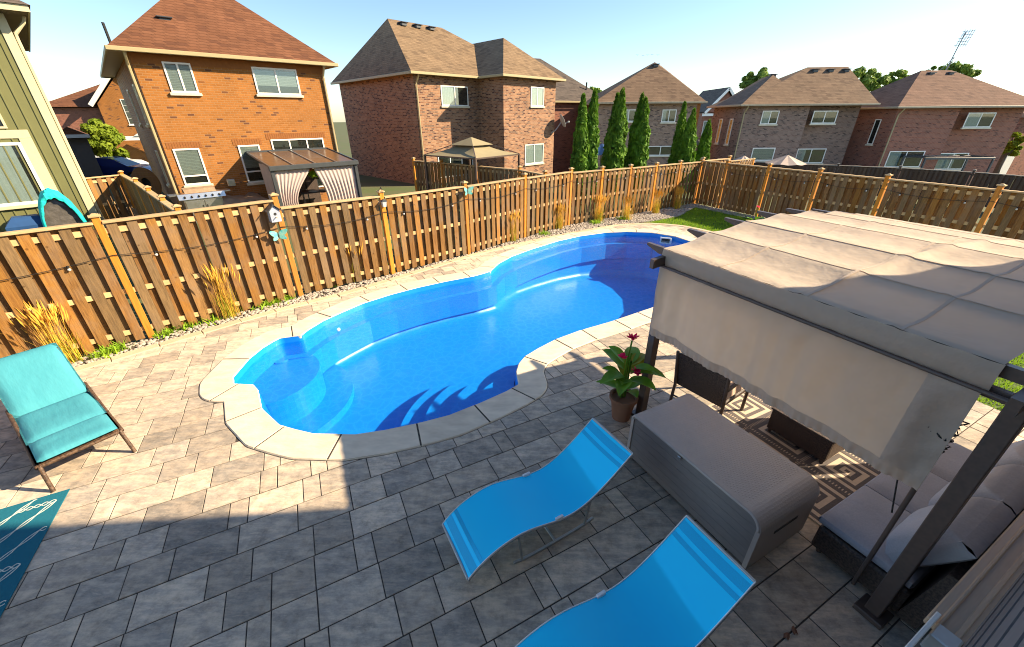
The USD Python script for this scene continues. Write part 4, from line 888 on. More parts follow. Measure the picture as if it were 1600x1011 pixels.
def gutter(x0, x1, y0, y1, z, sides='flrb'):
    o = []; g = .07
    if 'f' in sides: o.append(cbx(x0 - g, x1 + g, y0 - g, y0, z - .07, z + .06, .015))
    if 'b' in sides: o.append(cbx(x0 - g, x1 + g, y1, y1 + g, z - .07, z + .06, .015))
    if 'l' in sides: o.append(cbx(x0 - g, x0, y0, y1, z - .07, z + .06, .015))
    if 'r' in sides: o.append(cbx(x1, x1 + g, y0, y1, z - .07, z + .06, .015))
    return o
def window(T, x0, x1, z0, z1, y=0.0, frame='white_trim', panes=2, inside='curtain', sill='stone_sill', side=None, lintel=None, rail=None, cut=.62, fw=.055, grid_=0):
    """window on the wall plane y (rear) or on x = y when side is 'l'/'r' (then x runs along the side)"""
    def P(m):
        if side is None: return m
        v = m.vertices.copy(); m = m.copy()
        m.vertices = np.c_[(y + (v[:, 1] if side == 'l' else -v[:, 1])), v[:, 0], v[:, 2]]; m.invert() if side == 'l' else None; return m
    yy = y if side is None else 0.0
    fr = [bx(x0, x1, yy - .035, yy - .0, z0, z0 + fw), bx(x0, x1, yy - .035, yy, z1 - fw, z1), bx(x0, x0 + fw, yy - .035, yy, z0 + fw, z1 - fw), bx(x1 - fw, x1, yy - .035, yy, z0 + fw, z1 - fw)]
    for k in range(1, panes): xm = x0 + (x1 - x0) * k / panes; fr.append(bx(xm - fw / 2, xm + fw / 2, yy - .033, yy, z0 + fw, z1 - fw))
    if rail is not None: zr = z0 + (z1 - z0) * rail; fr.append(bx(x0 + fw, x1 - fw, yy - .031, yy, zr - fw / 2, zr + fw / 2))
    if grid_:
        for k in range(1, grid_): zr = z0 + (z1 - z0) * k / grid_; fr.append(bx(x0 + fw, x1 - fw, yy - .03, yy - .018, zr - .012, zr + .012)); xr = x0 + (x1 - x0) * k / grid_; fr.append(bx(xr - .012, xr + .012, yy - .029, yy - .018, z0 + fw, z1 - fw))
    W = obj('window', [P(m) for m in fr], M[frame], T)
    obj('pane', P(bx(x0 + fw * .5, x1 - fw * .5, yy - .0165, yy - .0145, z0 + fw * .5, z1 - fw * .5)), M['glass'], W)
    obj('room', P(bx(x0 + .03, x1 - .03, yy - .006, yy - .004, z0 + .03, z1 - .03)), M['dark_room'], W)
    if inside == 'curtain':
        xs = np.linspace(x0 + .05, x0 + (x1 - x0) * cut, 40); ysn = yy - .0105 + .003 * np.sin(xs * 55); Pn = np.stack([np.stack([xs, ysn, np.full(40, z_)], -1) for z_ in (z0 + .06, z1 - .06)])
        obj('curtain', P(grid(Pn)), M['curtain'], W, smooth=True)
    elif inside == 'blind':
        zb = z0 + (z1 - z0) * (1 - cut); n = max(4, int((z1 - .06 - zb) / .05)); obj('blind', [P(bx(x0 + .05, x1 - .05, yy - .0115, yy - .008, z1 - .06 - (k + 1) * (z1 - .06 - zb) / n + .006, z1 - .06 - k * (z1 - .06 - zb) / n)) for k in range(n)], M['blind'], W)
    if sill: obj('sill', P(cbx(x0 - .07, x1 + .07, yy - .09, yy + .02, z0 - .10, z0 - .003, .01)), M[sill], W)
    if lintel:
        n = max(3, int((x1 - x0 + .3) / .085)); obj('lintel', [P(bx(x0 - .14 + k * (x1 - x0 + .28) / n, x0 - .14 + (k + 1) * (x1 - x0 + .28) / n - .01, yy - .012, yy, z1 + .006, z1 + .23 )) for k in range(n)], M[lintel], W)
    return W
def vents(R, pts):
    for p in pts: obj('roof_vent', [cbx(p[0] - .17, p[0] + .17, p[1] - .17, p[1] + .17, p[2] - .05, p[2] + .10, .02), cbx(p[0] - .24, p[0] + .24, p[1] - .24, p[1] + .24, p[2] + .10, p[2] + .15, .02)], M['gazebo_metal'], R)
def spout(T, x, y, z0, z1, m, side='f'):
    obj('downspout', [tube([[x, y - .42, z1], [x, y - .36, z1 - .12], [x, y - .09, z1 - .42], [x, y - .07, z1 - .6], [x, y - .07, z0]], .045, 6)], M[m], T)

# ---- orange brick house (left of the middle)
C1 = np.array([-7.67, 20.56, 0]) - hv(47) * 6.95 + hv(-43) * .35; H1 = 47.0
def W1(px, py): return V(px, py, C1, H1)
T = thing('brick_house', 'orange brick house with red shingle roof behind the left part of the fence', 'house', C1, H1); E1 = 5.55
w1, d1 = 6.6, 11.5
obj('wall', bx(.15, w1, 0, d1, -.3, E1), M['brick_orange'], T)
R = obj('roof', hip(-.35, w1 + .45, -.42, d1 + .4, E1 + .06, .84), M['roof_red'], T)
obj('gutter', gutter(-.35, w1 + .45, -.42, d1 + .4, E1), M['fascia'], T)
obj('soffit', bx(-.34, w1 + .44, -.41, d1 + .39, E1 - .03, E1 + .02), M['fascia_tan'], T)
obj('frieze', bx(.149, w1 + .001, -.012, .1, E1 - .34, E1 - .035), M['brick_orange_lintel'], T)
def wpx(T, Wf, quad, **k):
    q = [Wf(*p) for p in quad]; xs = sorted(p[0] for p in q); zs = sorted(p[1] for p in q)
    return window(T, (xs[0] + xs[1]) / 2, (xs[2] + xs[3]) / 2, (zs[0] + zs[1]) / 2, (zs[2] + zs[3]) / 2, **k)
wpx(T, W1, ((253, 97), (297, 98), (268, 146), (310, 144)), inside='blind', cut=.95)
wpx(T, W1, ((393, 105), (462, 108), (402, 149), (470, 147)), inside='blind', cut=.68)
wpx(T, W1, ((269, 233), (311, 231), (290, 291), (328, 285)), panes=1, inside='blind', cut=.72, rail=.25, lintel='brick_orange_lintel')
wpx(T, W1, ((371, 227), (406, 226), (388, 287), (418, 282)), panes=1, inside='blind', cut=.6, rail=.3, lintel='brick_orange_lintel')
wpx(T, W1, ((430, 219), (509, 214), (436, 300), (514, 290)), panes=3, inside=None, rail=.72, lintel='brick_orange_lintel', sill=None)
spout(T, .03, .0, 0, E1, 'fascia'); spout(T, w1 - .08, 0, 0, E1, 'fascia')
for a, b, z0_, z1_ in ((2.2, 2.9, 3.3, 4.7), (6.0, 6.6, 3.3, 4.7), (3.2, 3.9, .9, 2.3)): window(T, a, b, z0_, z1_, y=.15, side='l', panes=1, inside='blind', cut=.9)
vents(R, [(1.6, 1.0, 6.62)]); obj('vent_pipe', rod([-.0, 3.4, 6.0], [-.0, 3.4, 6.75], .05), M['black_plastic'], R)
q = W1(361, 286); obj('dryer_vent', cbx(q[0] - .14, q[0] + .14, -.1, .0, q[1] - .12, q[1] + .16, .02), M['steel'], T)

# ---- mixed brick house in the middle
H2 = 45.0; C2 = np.array([-5.11, 24.28, 0]) + hv(45) * .35 + hv(-45) * .42
def W2(px, py): return V(px, py, C2, H2)
T = thing('brick_house', 'mixed red brick house with tan roof and projecting bay in the middle of the picture', 'house', C2, H2); E2 = 5.6
bw0 = 4.72 - .35 + .27; bw1 = bw0 + 4.75; bout = -2.1; d2 = 8.9
obj('wall', bx(0, bw0 + 3.6, 0, d2, -.5, E2), M['brick_mixed'], T)
obj('bay_wall', bx(bw0, bw1, bout, d2 - 1.2, -.5, E2 - .002), M['brick_mixed'], T)
_a = V(605, 27, C2 + hv(H2 - 90) * 4.4, H2); _b = V(690, 45, C2 + hv(H2 - 90) * 4.4, H2); _zr = (_a[1] + _b[1]) / 2
R = obj('roof', trimesh.convex.convex_hull(np.array([[x_, y_, E2 + .06] for x_ in (-.35, bw0 + 5.5) for y_ in (-.42, d2 + .4)] + [[_a[0], 4.4, _zr], [_b[0], 4.4, _zr]])), M['roof_tan'], T)
R2 = obj('bay_roof', hip(bw0 - .38, bw1 + .4, bout - .4, d2, E2 + .058, .80, back=7.2), M['roof_tan'], T)
obj('gutter', [cbx(-.42, -.35, -.42, d2 + .4, E2 - .07, E2 + .06, .015), cbx(-.42, bw0 - .38, -.49, -.42, E2 - .07, E2 + .06, .015), cbx(bw0 - .45, bw0 - .38, bout - .4, -.49, E2 - .07, E2 + .06, .015), cbx(bw0 - .45, bw1 + .47, bout - .47, bout - .4, E2 - .07, E2 + .06, .015), cbx(bw1 + .4, bw1 + .47, bout - .4, d2, E2 - .07, E2 + .06, .015)], M['fascia'], T)
obj('soffit', [bx(-.34, bw0 - .39, -.41, d2, E2 - .03, E2 + .02), bx(bw0 - .372, bw1 + .39, bout - .39, d2 - 1, E2 - .032, E2 + .018)], M['fascia_tan'], T)
obj('frieze', [bx(-.001, bw0, -.012, .1, E2 - .34, E2 - .035), bx(bw0 - .012, bw1 + .001, bout - .012, bout + .1, E2 - .34, E2 - .035)], M['brick_mixed'], T)
wpx(T, W2, ((688, 134), (731, 135), (690, 165), (731, 166)), inside='curtain', cut=.45)
def W2b(px, py): return V(px, py, C2 + hv(H2 - 90) * bout, H2)
wpx(T, W2b, ((829, 136), (850, 136), (829, 166), (849, 166)), y=bout, inside='curtain', cut=.9)
wpx(T, W2b, ((820, 226), (850, 224), (820, 256), (847, 255)), y=bout, inside='curtain', cut=.95, lintel='brick_mixed')
wpx(T, W2, ((684, 240), (738, 240), (686, 275), (740, 275)), panes=3, inside=None, sill=None, lintel='brick_mixed')
spout(T, .12, 0, -.3, E2, 'fascia'); 
vents(R, [(_a[0] + d_, 3.9, _zr - .3) for d_ in (.7, 1.7, 2.7)]); vents(R2, [(7.9, 1.0, 7.25)])
obj('vent_pipe', rod([8.1, -.6, 6.4], [8.1, -.6, 7.0], .05), M['black_plastic'], R2)
q = W2b(877, 200); Dd = thing('satellite_dish', 'grey satellite dish on a bracket at the right corner of the mixed brick house', 'satellite dish', C2 + hv(H2) * (bw1 - .12) + hv(H2 - 90) * (bout - .02) + [0, 0, 2.9], H2)
t = np.linspace(0, .42, 7); dsh = trimesh.creation.revolve(np.array([[r_, .34 * r_ * r_] for r_ in t] + [[r_, .34 * r_ * r_ - .012] for r_ in t[::-1]]), sections=22); a_ = trimesh.transformations.rotation_matrix(rad(62), [0, 1, 0]); dsh.apply_transform(trimesh.transformations.rotation_matrix(rad(30), [1, 0, 0])); dsh.apply_transform(a_); dsh.apply_translation([.25, -.5, .35])
obj('dish', dsh, M['dish'], Dd, smooth=True); obj('bracket', tube([[-.2, 0, -.35], [-.15, -.3, -.2], [.1, -.45, .15], [.2, -.48, .3]], .03, 6), M['dish'], Dd); obj('feed_arm', tube([[.3, -.5, .1], [.7, -.7, .3]], .015, 6), M['dish'], Dd); obj('feed_horn', cbx(.66, .78, -.76, -.66, .26, .36, .02), M['dish'], Dd)

# ---- far houses (frames at the rear-left ground corner, front towards the viewer)
def far_house(name_label, left_px, right_px, Y0, Y1, eave, base, depth, brick, roof, pitch, wins, sub=None, back_roof=None, fas='fascia_tan', vents_=(), sidewins=(), top_over=.4, bend=None, ridge=None):
    a, b = AD(*left_px, Y0), AD(*right_px, Y1); a[2] = b[2] = 0; h_ = deg(math.atan2(b[0] - a[0], b[1] - a[1])); L_ = float(np.linalg.norm(b - a))
    T = thing('brick_house', name_label, 'house', a, h_)
    Wf = lambda px, py: V(px, py, a, h_)
    if bend:                                              # a part of the rear wall stands forward
        obj('wall', bx(0, L_ * bend, 0, depth, base, eave), M[brick], T); obj('side_wall', bx(L_ * bend, L_, .55, depth, base, eave - .003), M[brick], T)
    else: obj('wall', bx(0, L_, 0, depth, base, eave), M[brick], T)
    o = top_over
    cn = [[x_, y_, eave + .05] for x_ in (-o, L_ + o) for y_ in (-o, depth + o)]
    if ridge: ra, rb = [local(AD(*ridge[k], ridge[2][k]), a, h_) for k in (0, 1)]; rb[2] = ra[2]; R = obj('roof', trimesh.convex.convex_hull(np.array(cn + [ra, rb])), M[roof], T); vents_ = [(ra[0] + (rb[0] - ra[0]) * t_, ra[1] - .35, ra[2] - .3) for t_ in vents_]
    else: R = obj('roof', hip(-o, L_ + o, -o, depth + o, eave + .05, pitch), M[roof], T)
    obj('gutter', gutter(-o, L_ + o, -o, depth + o, eave, 'flr'), M[fas], T); obj('soffit', bx(-o + .01, L_ + o - .01, -o + .01, depth + o, eave - .03, eave + .02), M['fascia_tan'], T)
    if sub:
        sa = local(AD(*sub[0], sub[1]), a, h_); sf = local(AD(*sub[2], sub[3]), a, h_); e_ = eave + .052
        obj('front_roof', trimesh.convex.convex_hull(np.array([[-o, -o - .05, e_], [sf[0], -o - .05, e_], sa, [sa[0] + .6, sa[1] + 2.5, sa[2]], [-o, depth * .8, e_], [sf[0], depth * .5, e_]])), M[roof], T); vents(R, [(sa[0] + .15, sa[1] + .3, sa[2] - .08)])
    if back_roof: obj('rear_roof', hip(*back_roof), M[roof], T)
    for w_ in wins:
        kw = dict(w_[1]); y_ = kw.pop('y', 0.0); wpx(T, Wf, w_[0], y=y_, lintel=None, **kw)
    for s_ in sidewins: window(T, *s_[0], y=s_[2] if len(s_) > 2 else 0, side=s_[1], panes=1, inside=None)
    vents(R, vents_)
    return T, Wf, L_
def Q(x0, y0, x1, y1, sl=0): return ((x0, y0), (x1, y0), (x0 - sl, y1), (x1 - sl, y1))
D1 = {'inside': 'curtain', 'cut': .5}
T3, W3, L3 = far_house('brown brick house with a pointed tan roof behind the row of cedars', (932.5, 190), (1085, 190), 32.0, 32.0, 4.35, -1.7, 8.0, 'brick_pale', 'roof_brown', .72,
    [(Q(969, 171, 995, 190), D1), (Q(1034, 171, 1056, 191), {'inside': 'curtain', 'cut': .3}), (Q(1012, 228, 1051, 243), {'inside': None}), (Q(1075, 225, 1083, 246), {'inside': None, 'panes': 1})], ridge=((1023, 97), (1034, 99), (35.0, 37.5)), vents_=[.0])
obj('rear_wing', bx(L3 - .6, L3 + .75, 1.2, 8.0, -1.7, 4.3), M['brick_orange'], T3); obj('rear_wing_roof', hip(2.6, L3 + 1.1, .9, 9.4, 4.36, .55), M['roof_brown'], T3)  # orange brick paints the sunlit look onto this side of the pale house
T4, W4, L4 = far_house('grey-brown brick house with a tan roof right of the cedars, a cream parasol before it', (1157, 190), (1347, 190), 31.0, 31.0, 4.12, -1.9, 4.4, 'brick_brown', 'roof_brown', .62,
    [(Q(1191, 173, 1217, 194, 3), D1), (Q(1271, 173, 1309, 193, 4), {'inside': None}), (Q(1175, 231, 1210, 251, 2), {'inside': 'blind', 'cut': .98, 'panes': 1}), (Q(1253, 233, 1298, 256, 4), {'inside': 'curtain', 'cut': .3, 'y': .55})], sub=((1208, 117), 33.4, (1267, 163), 30.6), ridge=((1262, 105), (1326, 103), (33.9, 33.9)), bend=.54,
    vents_=[.12, .5, .88], sidewins=[((1.0, 1.5, 1.6, 3.3), 'l'), ((2.6, 3.1, 1.6, 3.3), 'l'), ((1.6, 2.1, -.9, .6), 'l')])
spout(T4, .1, 0, -1.5, 4.1, 'fascia')
T5, W5, L5 = far_house('reddish brown brick house at the right edge with an aerial on its roof', (1396, 190), (1606, 190), 30.0, 30.0, 3.9, -1.9, 5.4, 'brick_red', 'roof_rose', .58,
    [(Q(1511, 176, 1554, 199, 5), D1), (Q(1388, 236, 1443, 261, 5), {'inside': 'curtain', 'cut': .35}), (Q(1477, 240, 1523, 266, 5), {'inside': 'curtain', 'cut': .6, 'y': .55})], sub=((1437, 130), 32.8, (1506, 165), 29.6), ridge=((1440, 110), (1487, 108), (33.6, 33.6)), bend=.46,
    vents_=[.2, .85], sidewins=[((1.0, 1.5, 1.6, 3.2), 'l'), ((3.6, 4.1, 1.6, 3.2), 'l')])
spout(T5, .1, 0, -1.5, 3.9, 'fascia')
# house peeping out between the mixed brick house and the cedars
a6 = AD(884, 190, 37); T = thing('brick_house', 'dark roofed brick house half hidden behind the right corner of the mixed brick house', 'house', (a6[0], a6[1], 0), 60)
obj('wall', bx(-6, 4.0, 0, 8, -1.8, 4.6), M['brick_red'], T); R = obj('roof', hip(-6.4, 4.4, -.4, 8.4, 4.66, .75), M['roof_dark'], T); obj('gutter', gutter(-6.4, 4.4, -.4, 8.4, 4.6, 'fr'), M['fascia'], T)
window(T, 1.6, 2.5, -.2, 1.6, panes=2, inside='curtain'); obj('vent_pipe', rod([2.6, .8, 5.4], [2.6, .8, 6.1], .06), M['black_plastic'], R)
# far brick house with a gable across the street, between the third and fourth house
a7 = AD(1096, 190, 58); T = thing('gable_house', 'distant red brick house with white gable trim and two white garage doors', 'house', (a7[0], a7[1], 0), 90)
obj('wall', bx(0, 4.6, 0, 8, -2.5, 4.0), M['brick_red'], T)
ghs = hull([[.3, -.3, 4.0], [4.6, -.3, 4.0], [2.5, -.3, 6.3], [.3, 7, 4.0], [4.6, 7, 4.0], [2.5, 7, 6.3]]); obj('gable', ghs, M['brick_red'], T)
obj('roof', [hull([[.0, -.6, 3.9], [.0, 7.2, 3.9], [2.5, -.6, 6.6], [2.5, 7.2, 6.6], [.0, -.6, 4.05], [.0, 7.2, 4.05], [2.5, -.6, 6.75], [2.5, 7.2, 6.75]]), hull([[4.95, -.6, 3.9], [4.95, 7.2, 3.9], [2.51, -.6, 6.6], [2.51, 7.2, 6.6], [4.95, -.6, 4.05], [4.95, 7.2, 4.05], [2.51, -.6, 6.75], [2.51, 7.2, 6.75]]), hip(1.4, 9.0, 1.5, 8.5, 3.95, .7)], M['roof_dark'], T)
obj('gable_trim', [bar([.0, -.62, 3.9], [2.5, -.62, 6.6], .08, .28), bar([4.95, -.62, 3.9], [2.5, -.62, 6.6], .08, .28), bx(-.2, 5.0, -.5, -.3, 3.55, 3.85)], M['white_trim'], T)
obj('porch_roof', hull([[-.2, -.1, 0.9], [5.0, -.1, .9], [-.2, -1.2, .3], [5, -1.2, .3], [-.2, -1.2, .2], [5, -1.2, .2], [-.2, -.1, .2], [5, -.1, .2]]), M['roof_dark'], T)
obj('porch_trim', bx(-.25, 5.05, -1.3, -1.205, .0, .22), M['white_trim'], T)
for x_ in (.3, 2.1, 3.7): window(T, x_, x_ + .8, 1.4, 3.0, panes=1, inside='curtain')
window(T, 2.2, 2.8, 4.6, 5.3, y=-.3, panes=1, inside=None)
for x_ in (1.0, 3.0): g_ = obj('garage_door', bx(x_, x_ + 1.7, -.06, -.003, -2.5, -.5), M['white_trim'], T); [obj('door_panel', bx(x_ + .06, x_ + 1.64, -.075, -.0605, -2.4 + k * .48, -1.98 + k * .48), M['white_trim'], g_) for k in range(4)]
a8 = AD(1578, 200, 36); T = thing('brick_house', 'sliver of a reddish brick house beyond the right edge house', 'house', (a8[0], a8[1], 0), 75)
obj('wall', bx(1.0, 8, 0, 7, -2, 3.2), M['brick_red'], T); obj('roof', hip(.6, 8.4, -.4, 7.4, 3.2, .5), M['roof_rose'], T); obj('white_door', bx(1.4, 2.4, -.05, -.003, -1.4, .7), M['white_trim'], T)

# ---- aerial on the right house
p_ = W5(1482, 106); base5 = AD(1478, 108, 34.2)
T = thing('rooftop_aerial', 'grid shaped television aerial on a tall tilted mast above the right house', 'aerial', base5, 90)
tilt = .34; obj('mast', tube([[0, 0, -.4], [tilt * .9, 0, 2.2]], .035, 6), M['antenna'], T); obj('brace', [tube([[-.5, 0, -.2], [.26, 0, .75]], .02, 5), tube([[.3, .3, -.3], [.26, 0, .75]], .02, 5)], M['antenna'], T)
for k in range(5): xx = .26 + k * .11 - .22 + .03; obj('element', [rod([.12 + k * .17 - .1, .0, 1.35 + k * .0], [.34 + k * .17 - .1, 0, 2.35], .018, 5)], M['antenna'], T)
for k in range(5): obj('reflector', rod([.0 + k * .05, .12, 1.45 + k * .2], [.85 + k * .05, .12, 1.5 + k * .2], .018, 5), M['antenna'], T)

# ---- green sided house at the left edge
CG = G(150, 331, .75); CG[2] = 0; HG = 43.0; T = thing('siding_house', 'green board and batten house with cream window trim at the left edge', 'house', CG, HG)   # local x: negative to the left along the rear wall
EG = 6.1
obj('wall', bx(-7, 0, 0, 9, -.3, EG), M['siding'], T)
for k in range(24): obj('batten', cbx(-.30 - k * .24, -.262 - k * .24, -.022, -.0005, -.2, EG - .02, .004), M['siding'], T)
obj('corner_trim', [cbx(-.17, .03, -.03, -.0005, -.3, EG - .04, .004), cbx(.0005, .03, .0, .17, -.3, EG - .04, .004)], M['cream'], T)
obj('soffit', bx(-7.4, .5, -.55, 9.4, EG, EG + .05), M['soffit'], T)
obj('fascia', [bx(-7.45, .55, -.6, -.552, EG - .02, EG + .13), bx(.502, .55, -.552, 9.4, EG - .02, EG + .13)], M['cream'], T)
obj('roof', hip(-7.5, .6, -.65, 9.5, EG + .135, .7), M['roof_dark'], T)
obj('downspout', [tube([[.42, .3, EG], [.36, .3, EG - .15], [.09, .3, EG - .45], [.08, .3, EG - .6], [.08, .3, 0]], .045, 6)], M['cream'], T)
def WG(px, py): return V(px, py, CG, HG)
q = [WG(28, 222), WG(84, 315), WG(0, 222), WG(0, 330)]
xr, zt_, zb_ = q[0][0] * .5 + q[1][0] * .5, q[0][1], q[1][1]
window(T, xr - 2.2, xr, zb_, zt_, panes=1, inside='curtain', cut=.9, frame='white_trim', sill='cream', fw=.08)
obj('window_surround', [cbx(xr, xr + .26, -.03, -.0008, zb_ - .1, zt_ + .1, .004), cbx(xr - 2.4, xr + .26, -.032, -.0008, zt_ + .1, zt_ + .32, .004)], M['cream'], T)
q2 = WG(18, 212)[1]
window(T, xr - 2.2, xr - .1, zt_ + .36, zt_ + 1.0, panes=1, inside='curtain', frame='cream', sill=None)

# ---- houses, cars and shrubs seen in the gap on the left
ag = AD(62, 160, 40); T = thing('brick_house', 'distant red roofed brick house with white trimmed gable in the left gap', 'house', (ag[0], ag[1], 0), 62)
obj('wall', bx(0, 12, 0, 8, -.5, 4.6), M['brick_red'], T); obj('roof', hip(-.4, 12.4, -.4, 8.4, 4.65, .5), M['roof_red'], T)
obj('gable', hull([[4.0, -.8, -.5], [9.0, -.8, -.5], [4.0, -.8, 4.9], [9, -.8, 4.9], [6.5, -.8, 7.6], [4, 4, -.5], [9, 4, -.5], [4, 4, 4.9], [9, 4, 4.9], [6.5, 4, 7.6]]), M['brick_orange'], T)
obj('gable_roof', [hull([[3.6, -1.2, 4.7], [6.5, -1.2, 7.9], [3.6, 5, 4.7], [6.5, 5, 7.9], [3.6, -1.2, 4.85], [6.5, -1.2, 8.05], [3.6, 5, 4.85], [6.5, 5, 8.05]]), hull([[9.4, -1.2, 4.7], [6.51, -1.2, 7.9], [9.4, 5, 4.7], [6.51, 5, 7.9], [9.4, -1.2, 4.85], [6.51, -1.2, 8.05], [9.4, 5, 4.85], [6.51, 5, 8.05]])], M['roof_dark'], T)
obj('gable_trim', [bar([3.6, -1.25, 4.75], [6.5, -1.25, 7.95], .1, .32), bar([9.4, -1.25, 4.75], [6.5, -1.25, 7.95], .1, .32)], M['white_trim'], T)
window(T, 5.7, 7.3, 3.2, 5.3, y=-.8, panes=1, inside=None, grid_=4, sill='white_trim')
obj('porch_beam', bx(3.6, 9.6, -2.2, -1.8, 1.9, 2.25), M['white_trim'], T); obj('porch_gable', hull([[6.0, -2.3, 2.27], [8.6, -2.3, 2.27], [7.3, -2.3, 3.1], [6, -1.9, 2.27], [8.6, -1.9, 2.27], [7.3, -1.9, 3.1]]), M['white_trim'], T)
for x_ in (3.8, 9.2): obj('porch_column', cbx(x_ - .15, x_ + .15, -2.15, -1.85, -.5, 1.9, .02), M['white_trim'], T)

# ================================================================== trees and shrubs
def leafcloud(C, N, size, seed, jitter=.5):
    """small leaf quads at points C facing roughly along N"""
    r = np.random.default_rng(seed); n = len(C); N = N + r.normal(0, jitter, (n, 3)); N /= np.linalg.norm(N, axis=1, keepdims=True) + 1e-9
    u = np.cross(N, r.normal(size=(n, 3))); u /= np.linalg.norm(u, axis=1, keepdims=True) + 1e-9; w = np.cross(N, u)
    s = (size * r.uniform(.6, 1.4, n))[:, None]
    v = np.stack([C - u * s, C - w * s * .55, C + u * s, C + w * s * .55], 1).reshape(-1, 3); k = np.arange(n)[:, None] * 4
    return trimesh.Trimesh(v, np.vstack([k + [0, 1, 2], k + [0, 2, 3]]), process=False)
def cedar(label, stems, seed, group=None):
    """stems: (x, y, z0, height, radius)"""
    r = np.random.default_rng(seed); p0 = stems[0]; T = thing('cedar_tree', label, 'tree', (p0[0], p0[1], p0[2]), 0)
    for (x, y, z0, H_, R_) in stems:
        n = 5200; t = r.uniform(0, 1, n) ** .85; a = r.uniform(0, 2 * np.pi, n)
        prof = np.interp(t, [0, .08, .35, .65, .88, 1], [.6, .9, 1.0, .74, .34, .03])
        lump = meshkit.fbm(np.stack([np.cos(a) * 1.6, np.sin(a) * 1.6, t * 9], -1) + seed, 3, seed)
        rr = R_ * prof * (.45 + .95 * lump) * r.uniform(.72, 1.02, n)
        lean = np.array([r.normal(0, .03), r.normal(0, .03)]) * H_
        C = np.c_[x - p0[0] + rr * np.cos(a) + lean[0] * t, y - p0[1] + rr * np.sin(a) + lean[1] * t, z0 - p0[2] + .1 + t * H_]
        N = np.c_[np.cos(a), np.sin(a), .5 + 0 * a]
        # upright sprays: quads stretched upwards
        m = leafcloud(C, N, .085, seed + 1, .7); v = m.vertices.reshape(-1, 4, 3); c = v.mean(1, keepdims=True); v = c + (v - c) * [1, 1, 1.5]; m.vertices = v.reshape(-1, 3)
        obj('crown', m, M['cedar'], T)
        core = trimesh.creation.cone(R_ * .62, H_ * .93, sections=9); core.apply_translation([x - p0[0], y - p0[1], z0 - p0[2] + .1]); obj('inner_branches', core, M['bark'], T)
        obj('trunk', rod([x - p0[0], y - p0[1], z0 - p0[2] - .1], [x - p0[0], y - p0[1], z0 - p0[2] + H_ * .5], .06), M['bark'], T)
def cstem(px, ytop, ybase, Y, rpx):
    b = AD(px, ybase, Y); z0 = float(terrain(b[0], b[1])); top = AD(px, ytop, Y * (1.0)); return (b[0], b[1], z0, top[2] - z0, rpx / FPX * Y * .93)
cedar('tall twin-topped cedar leftmost in the row, leaning over the pool fence', [cstem(917, 146, 276, 18.6, 15), cstem(904, 156, 274, 19.0, 14)], 31)
cedar('single slender cedar second from the left in the row', [cstem(956, 145, 265, 20.8, 17), cstem(966, 152, 262, 21.0, 11)], 32)
cedar('broad twin-topped cedar in the middle of the row, third from the left', [cstem(994, 158, 262, 21.4, 16), cstem(1006, 152, 260, 21.6, 12)], 33)
cedar('twin-topped cedar fourth from the left, beside the fence corner', [cstem(1069, 176, 254, 22.6, 15), cstem(1081, 164, 252, 22.8, 11)], 34)
cedar('small short cedar rightmost in the row', [cstem(1097, 193, 250, 23.6, 13)], 35)
def tree(name, label, px, pt, pb, Y, rpx, seed, mtl='tree_leaf', nl=3200, clumps=26, size=.22, cat='tree', base=-2.5, flat=.8):
    r = np.random.default_rng(seed); c = AD(px, (pt + pb) / 2, Y); top = AD(px, pt, Y); R_ = rpx / FPX * Y * .93; Hc = top[2] - AD(px, pb, Y)[2]
    T = thing(name, label, cat, (c[0], c[1], base), 0); c0 = np.array([0, 0, c[2] - base]); limbs = []; Cs, Ns = [], []
    if nl > 1500: obj('trunk', tube([[0, 0, 0], [.1, .05, c0[2] * .5], [0, 0, c0[2]]], [.28, .2, .1], 8), M['bark'], T)
    for k in range(clumps):
        d = r.normal(size=3); d /= np.linalg.norm(d); q = c0 + d * [R_, R_, Hc * .5] * r.uniform(.35, .85); rc = R_ * r.uniform(.13, .28)
        if nl > 1500: limbs.append(tube([c0 * [1, 1, .7], (c0 * .8 + q) / 2, q], [.09, .05, .02], 5))
        n = nl // clumps; e = r.normal(size=(n, 3)); e /= np.linalg.norm(e, axis=1, keepdims=True); Cs.append(q + e * rc * r.uniform(.3, 1, n)[:, None] ** .6 * [1, 1, flat]); Ns.append(e + [0, 0, .4])
    if limbs: obj('limbs', limbs, M['bark'], T)
    obj('crown' if cat == 'tree' else 'foliage', leafcloud(np.vstack(Cs), np.vstack(Ns), size, seed), M[mtl], T)
tree('leafy_tree', 'green tree rising behind the left slope of the grey-brown house roof', 1187, 103, 150, 60, 26, 41, nl=4200)
tree('leafy_tree', 'larger green tree between the two right-hand house roofs', 1352, 98, 165, 58, 30, 42, nl=5200)
tree('leafy_tree', 'smaller green tree just left of the right-hand house ridge', 1404, 105, 150, 60, 24, 43, nl=3600)
tree('leafy_tree', 'green tree showing over the right-hand roof behind the aerial', 1492, 97, 140, 60, 28, 44, nl=3600)
tree('leafy_tree', 'green treetop left of the aerial, over the roof ridge', 1460, 97, 130, 62, 10, 47, nl=2000, clumps=10)
tree('leafy_tree', 'tiny dark treetop between the mixed brick house and the pointed roof', 928, 134, 165, 70, 14, 45, nl=2600, clumps=16)
tree('leafy_tree', 'pale green distant tree seen in the gap left of the gabled house', 1112, 146, 175, 90, 16, 46, nl=2200, clumps=14, mtl='bush_leaf')
tree('leafy_bush', 'yellow-green bush in front of the distant porch, above the parked cars', 160, 184, 252, 29, 33, 48, mtl='bush_leaf', nl=14000, clumps=60, size=.13, cat='bush', base=-.3)
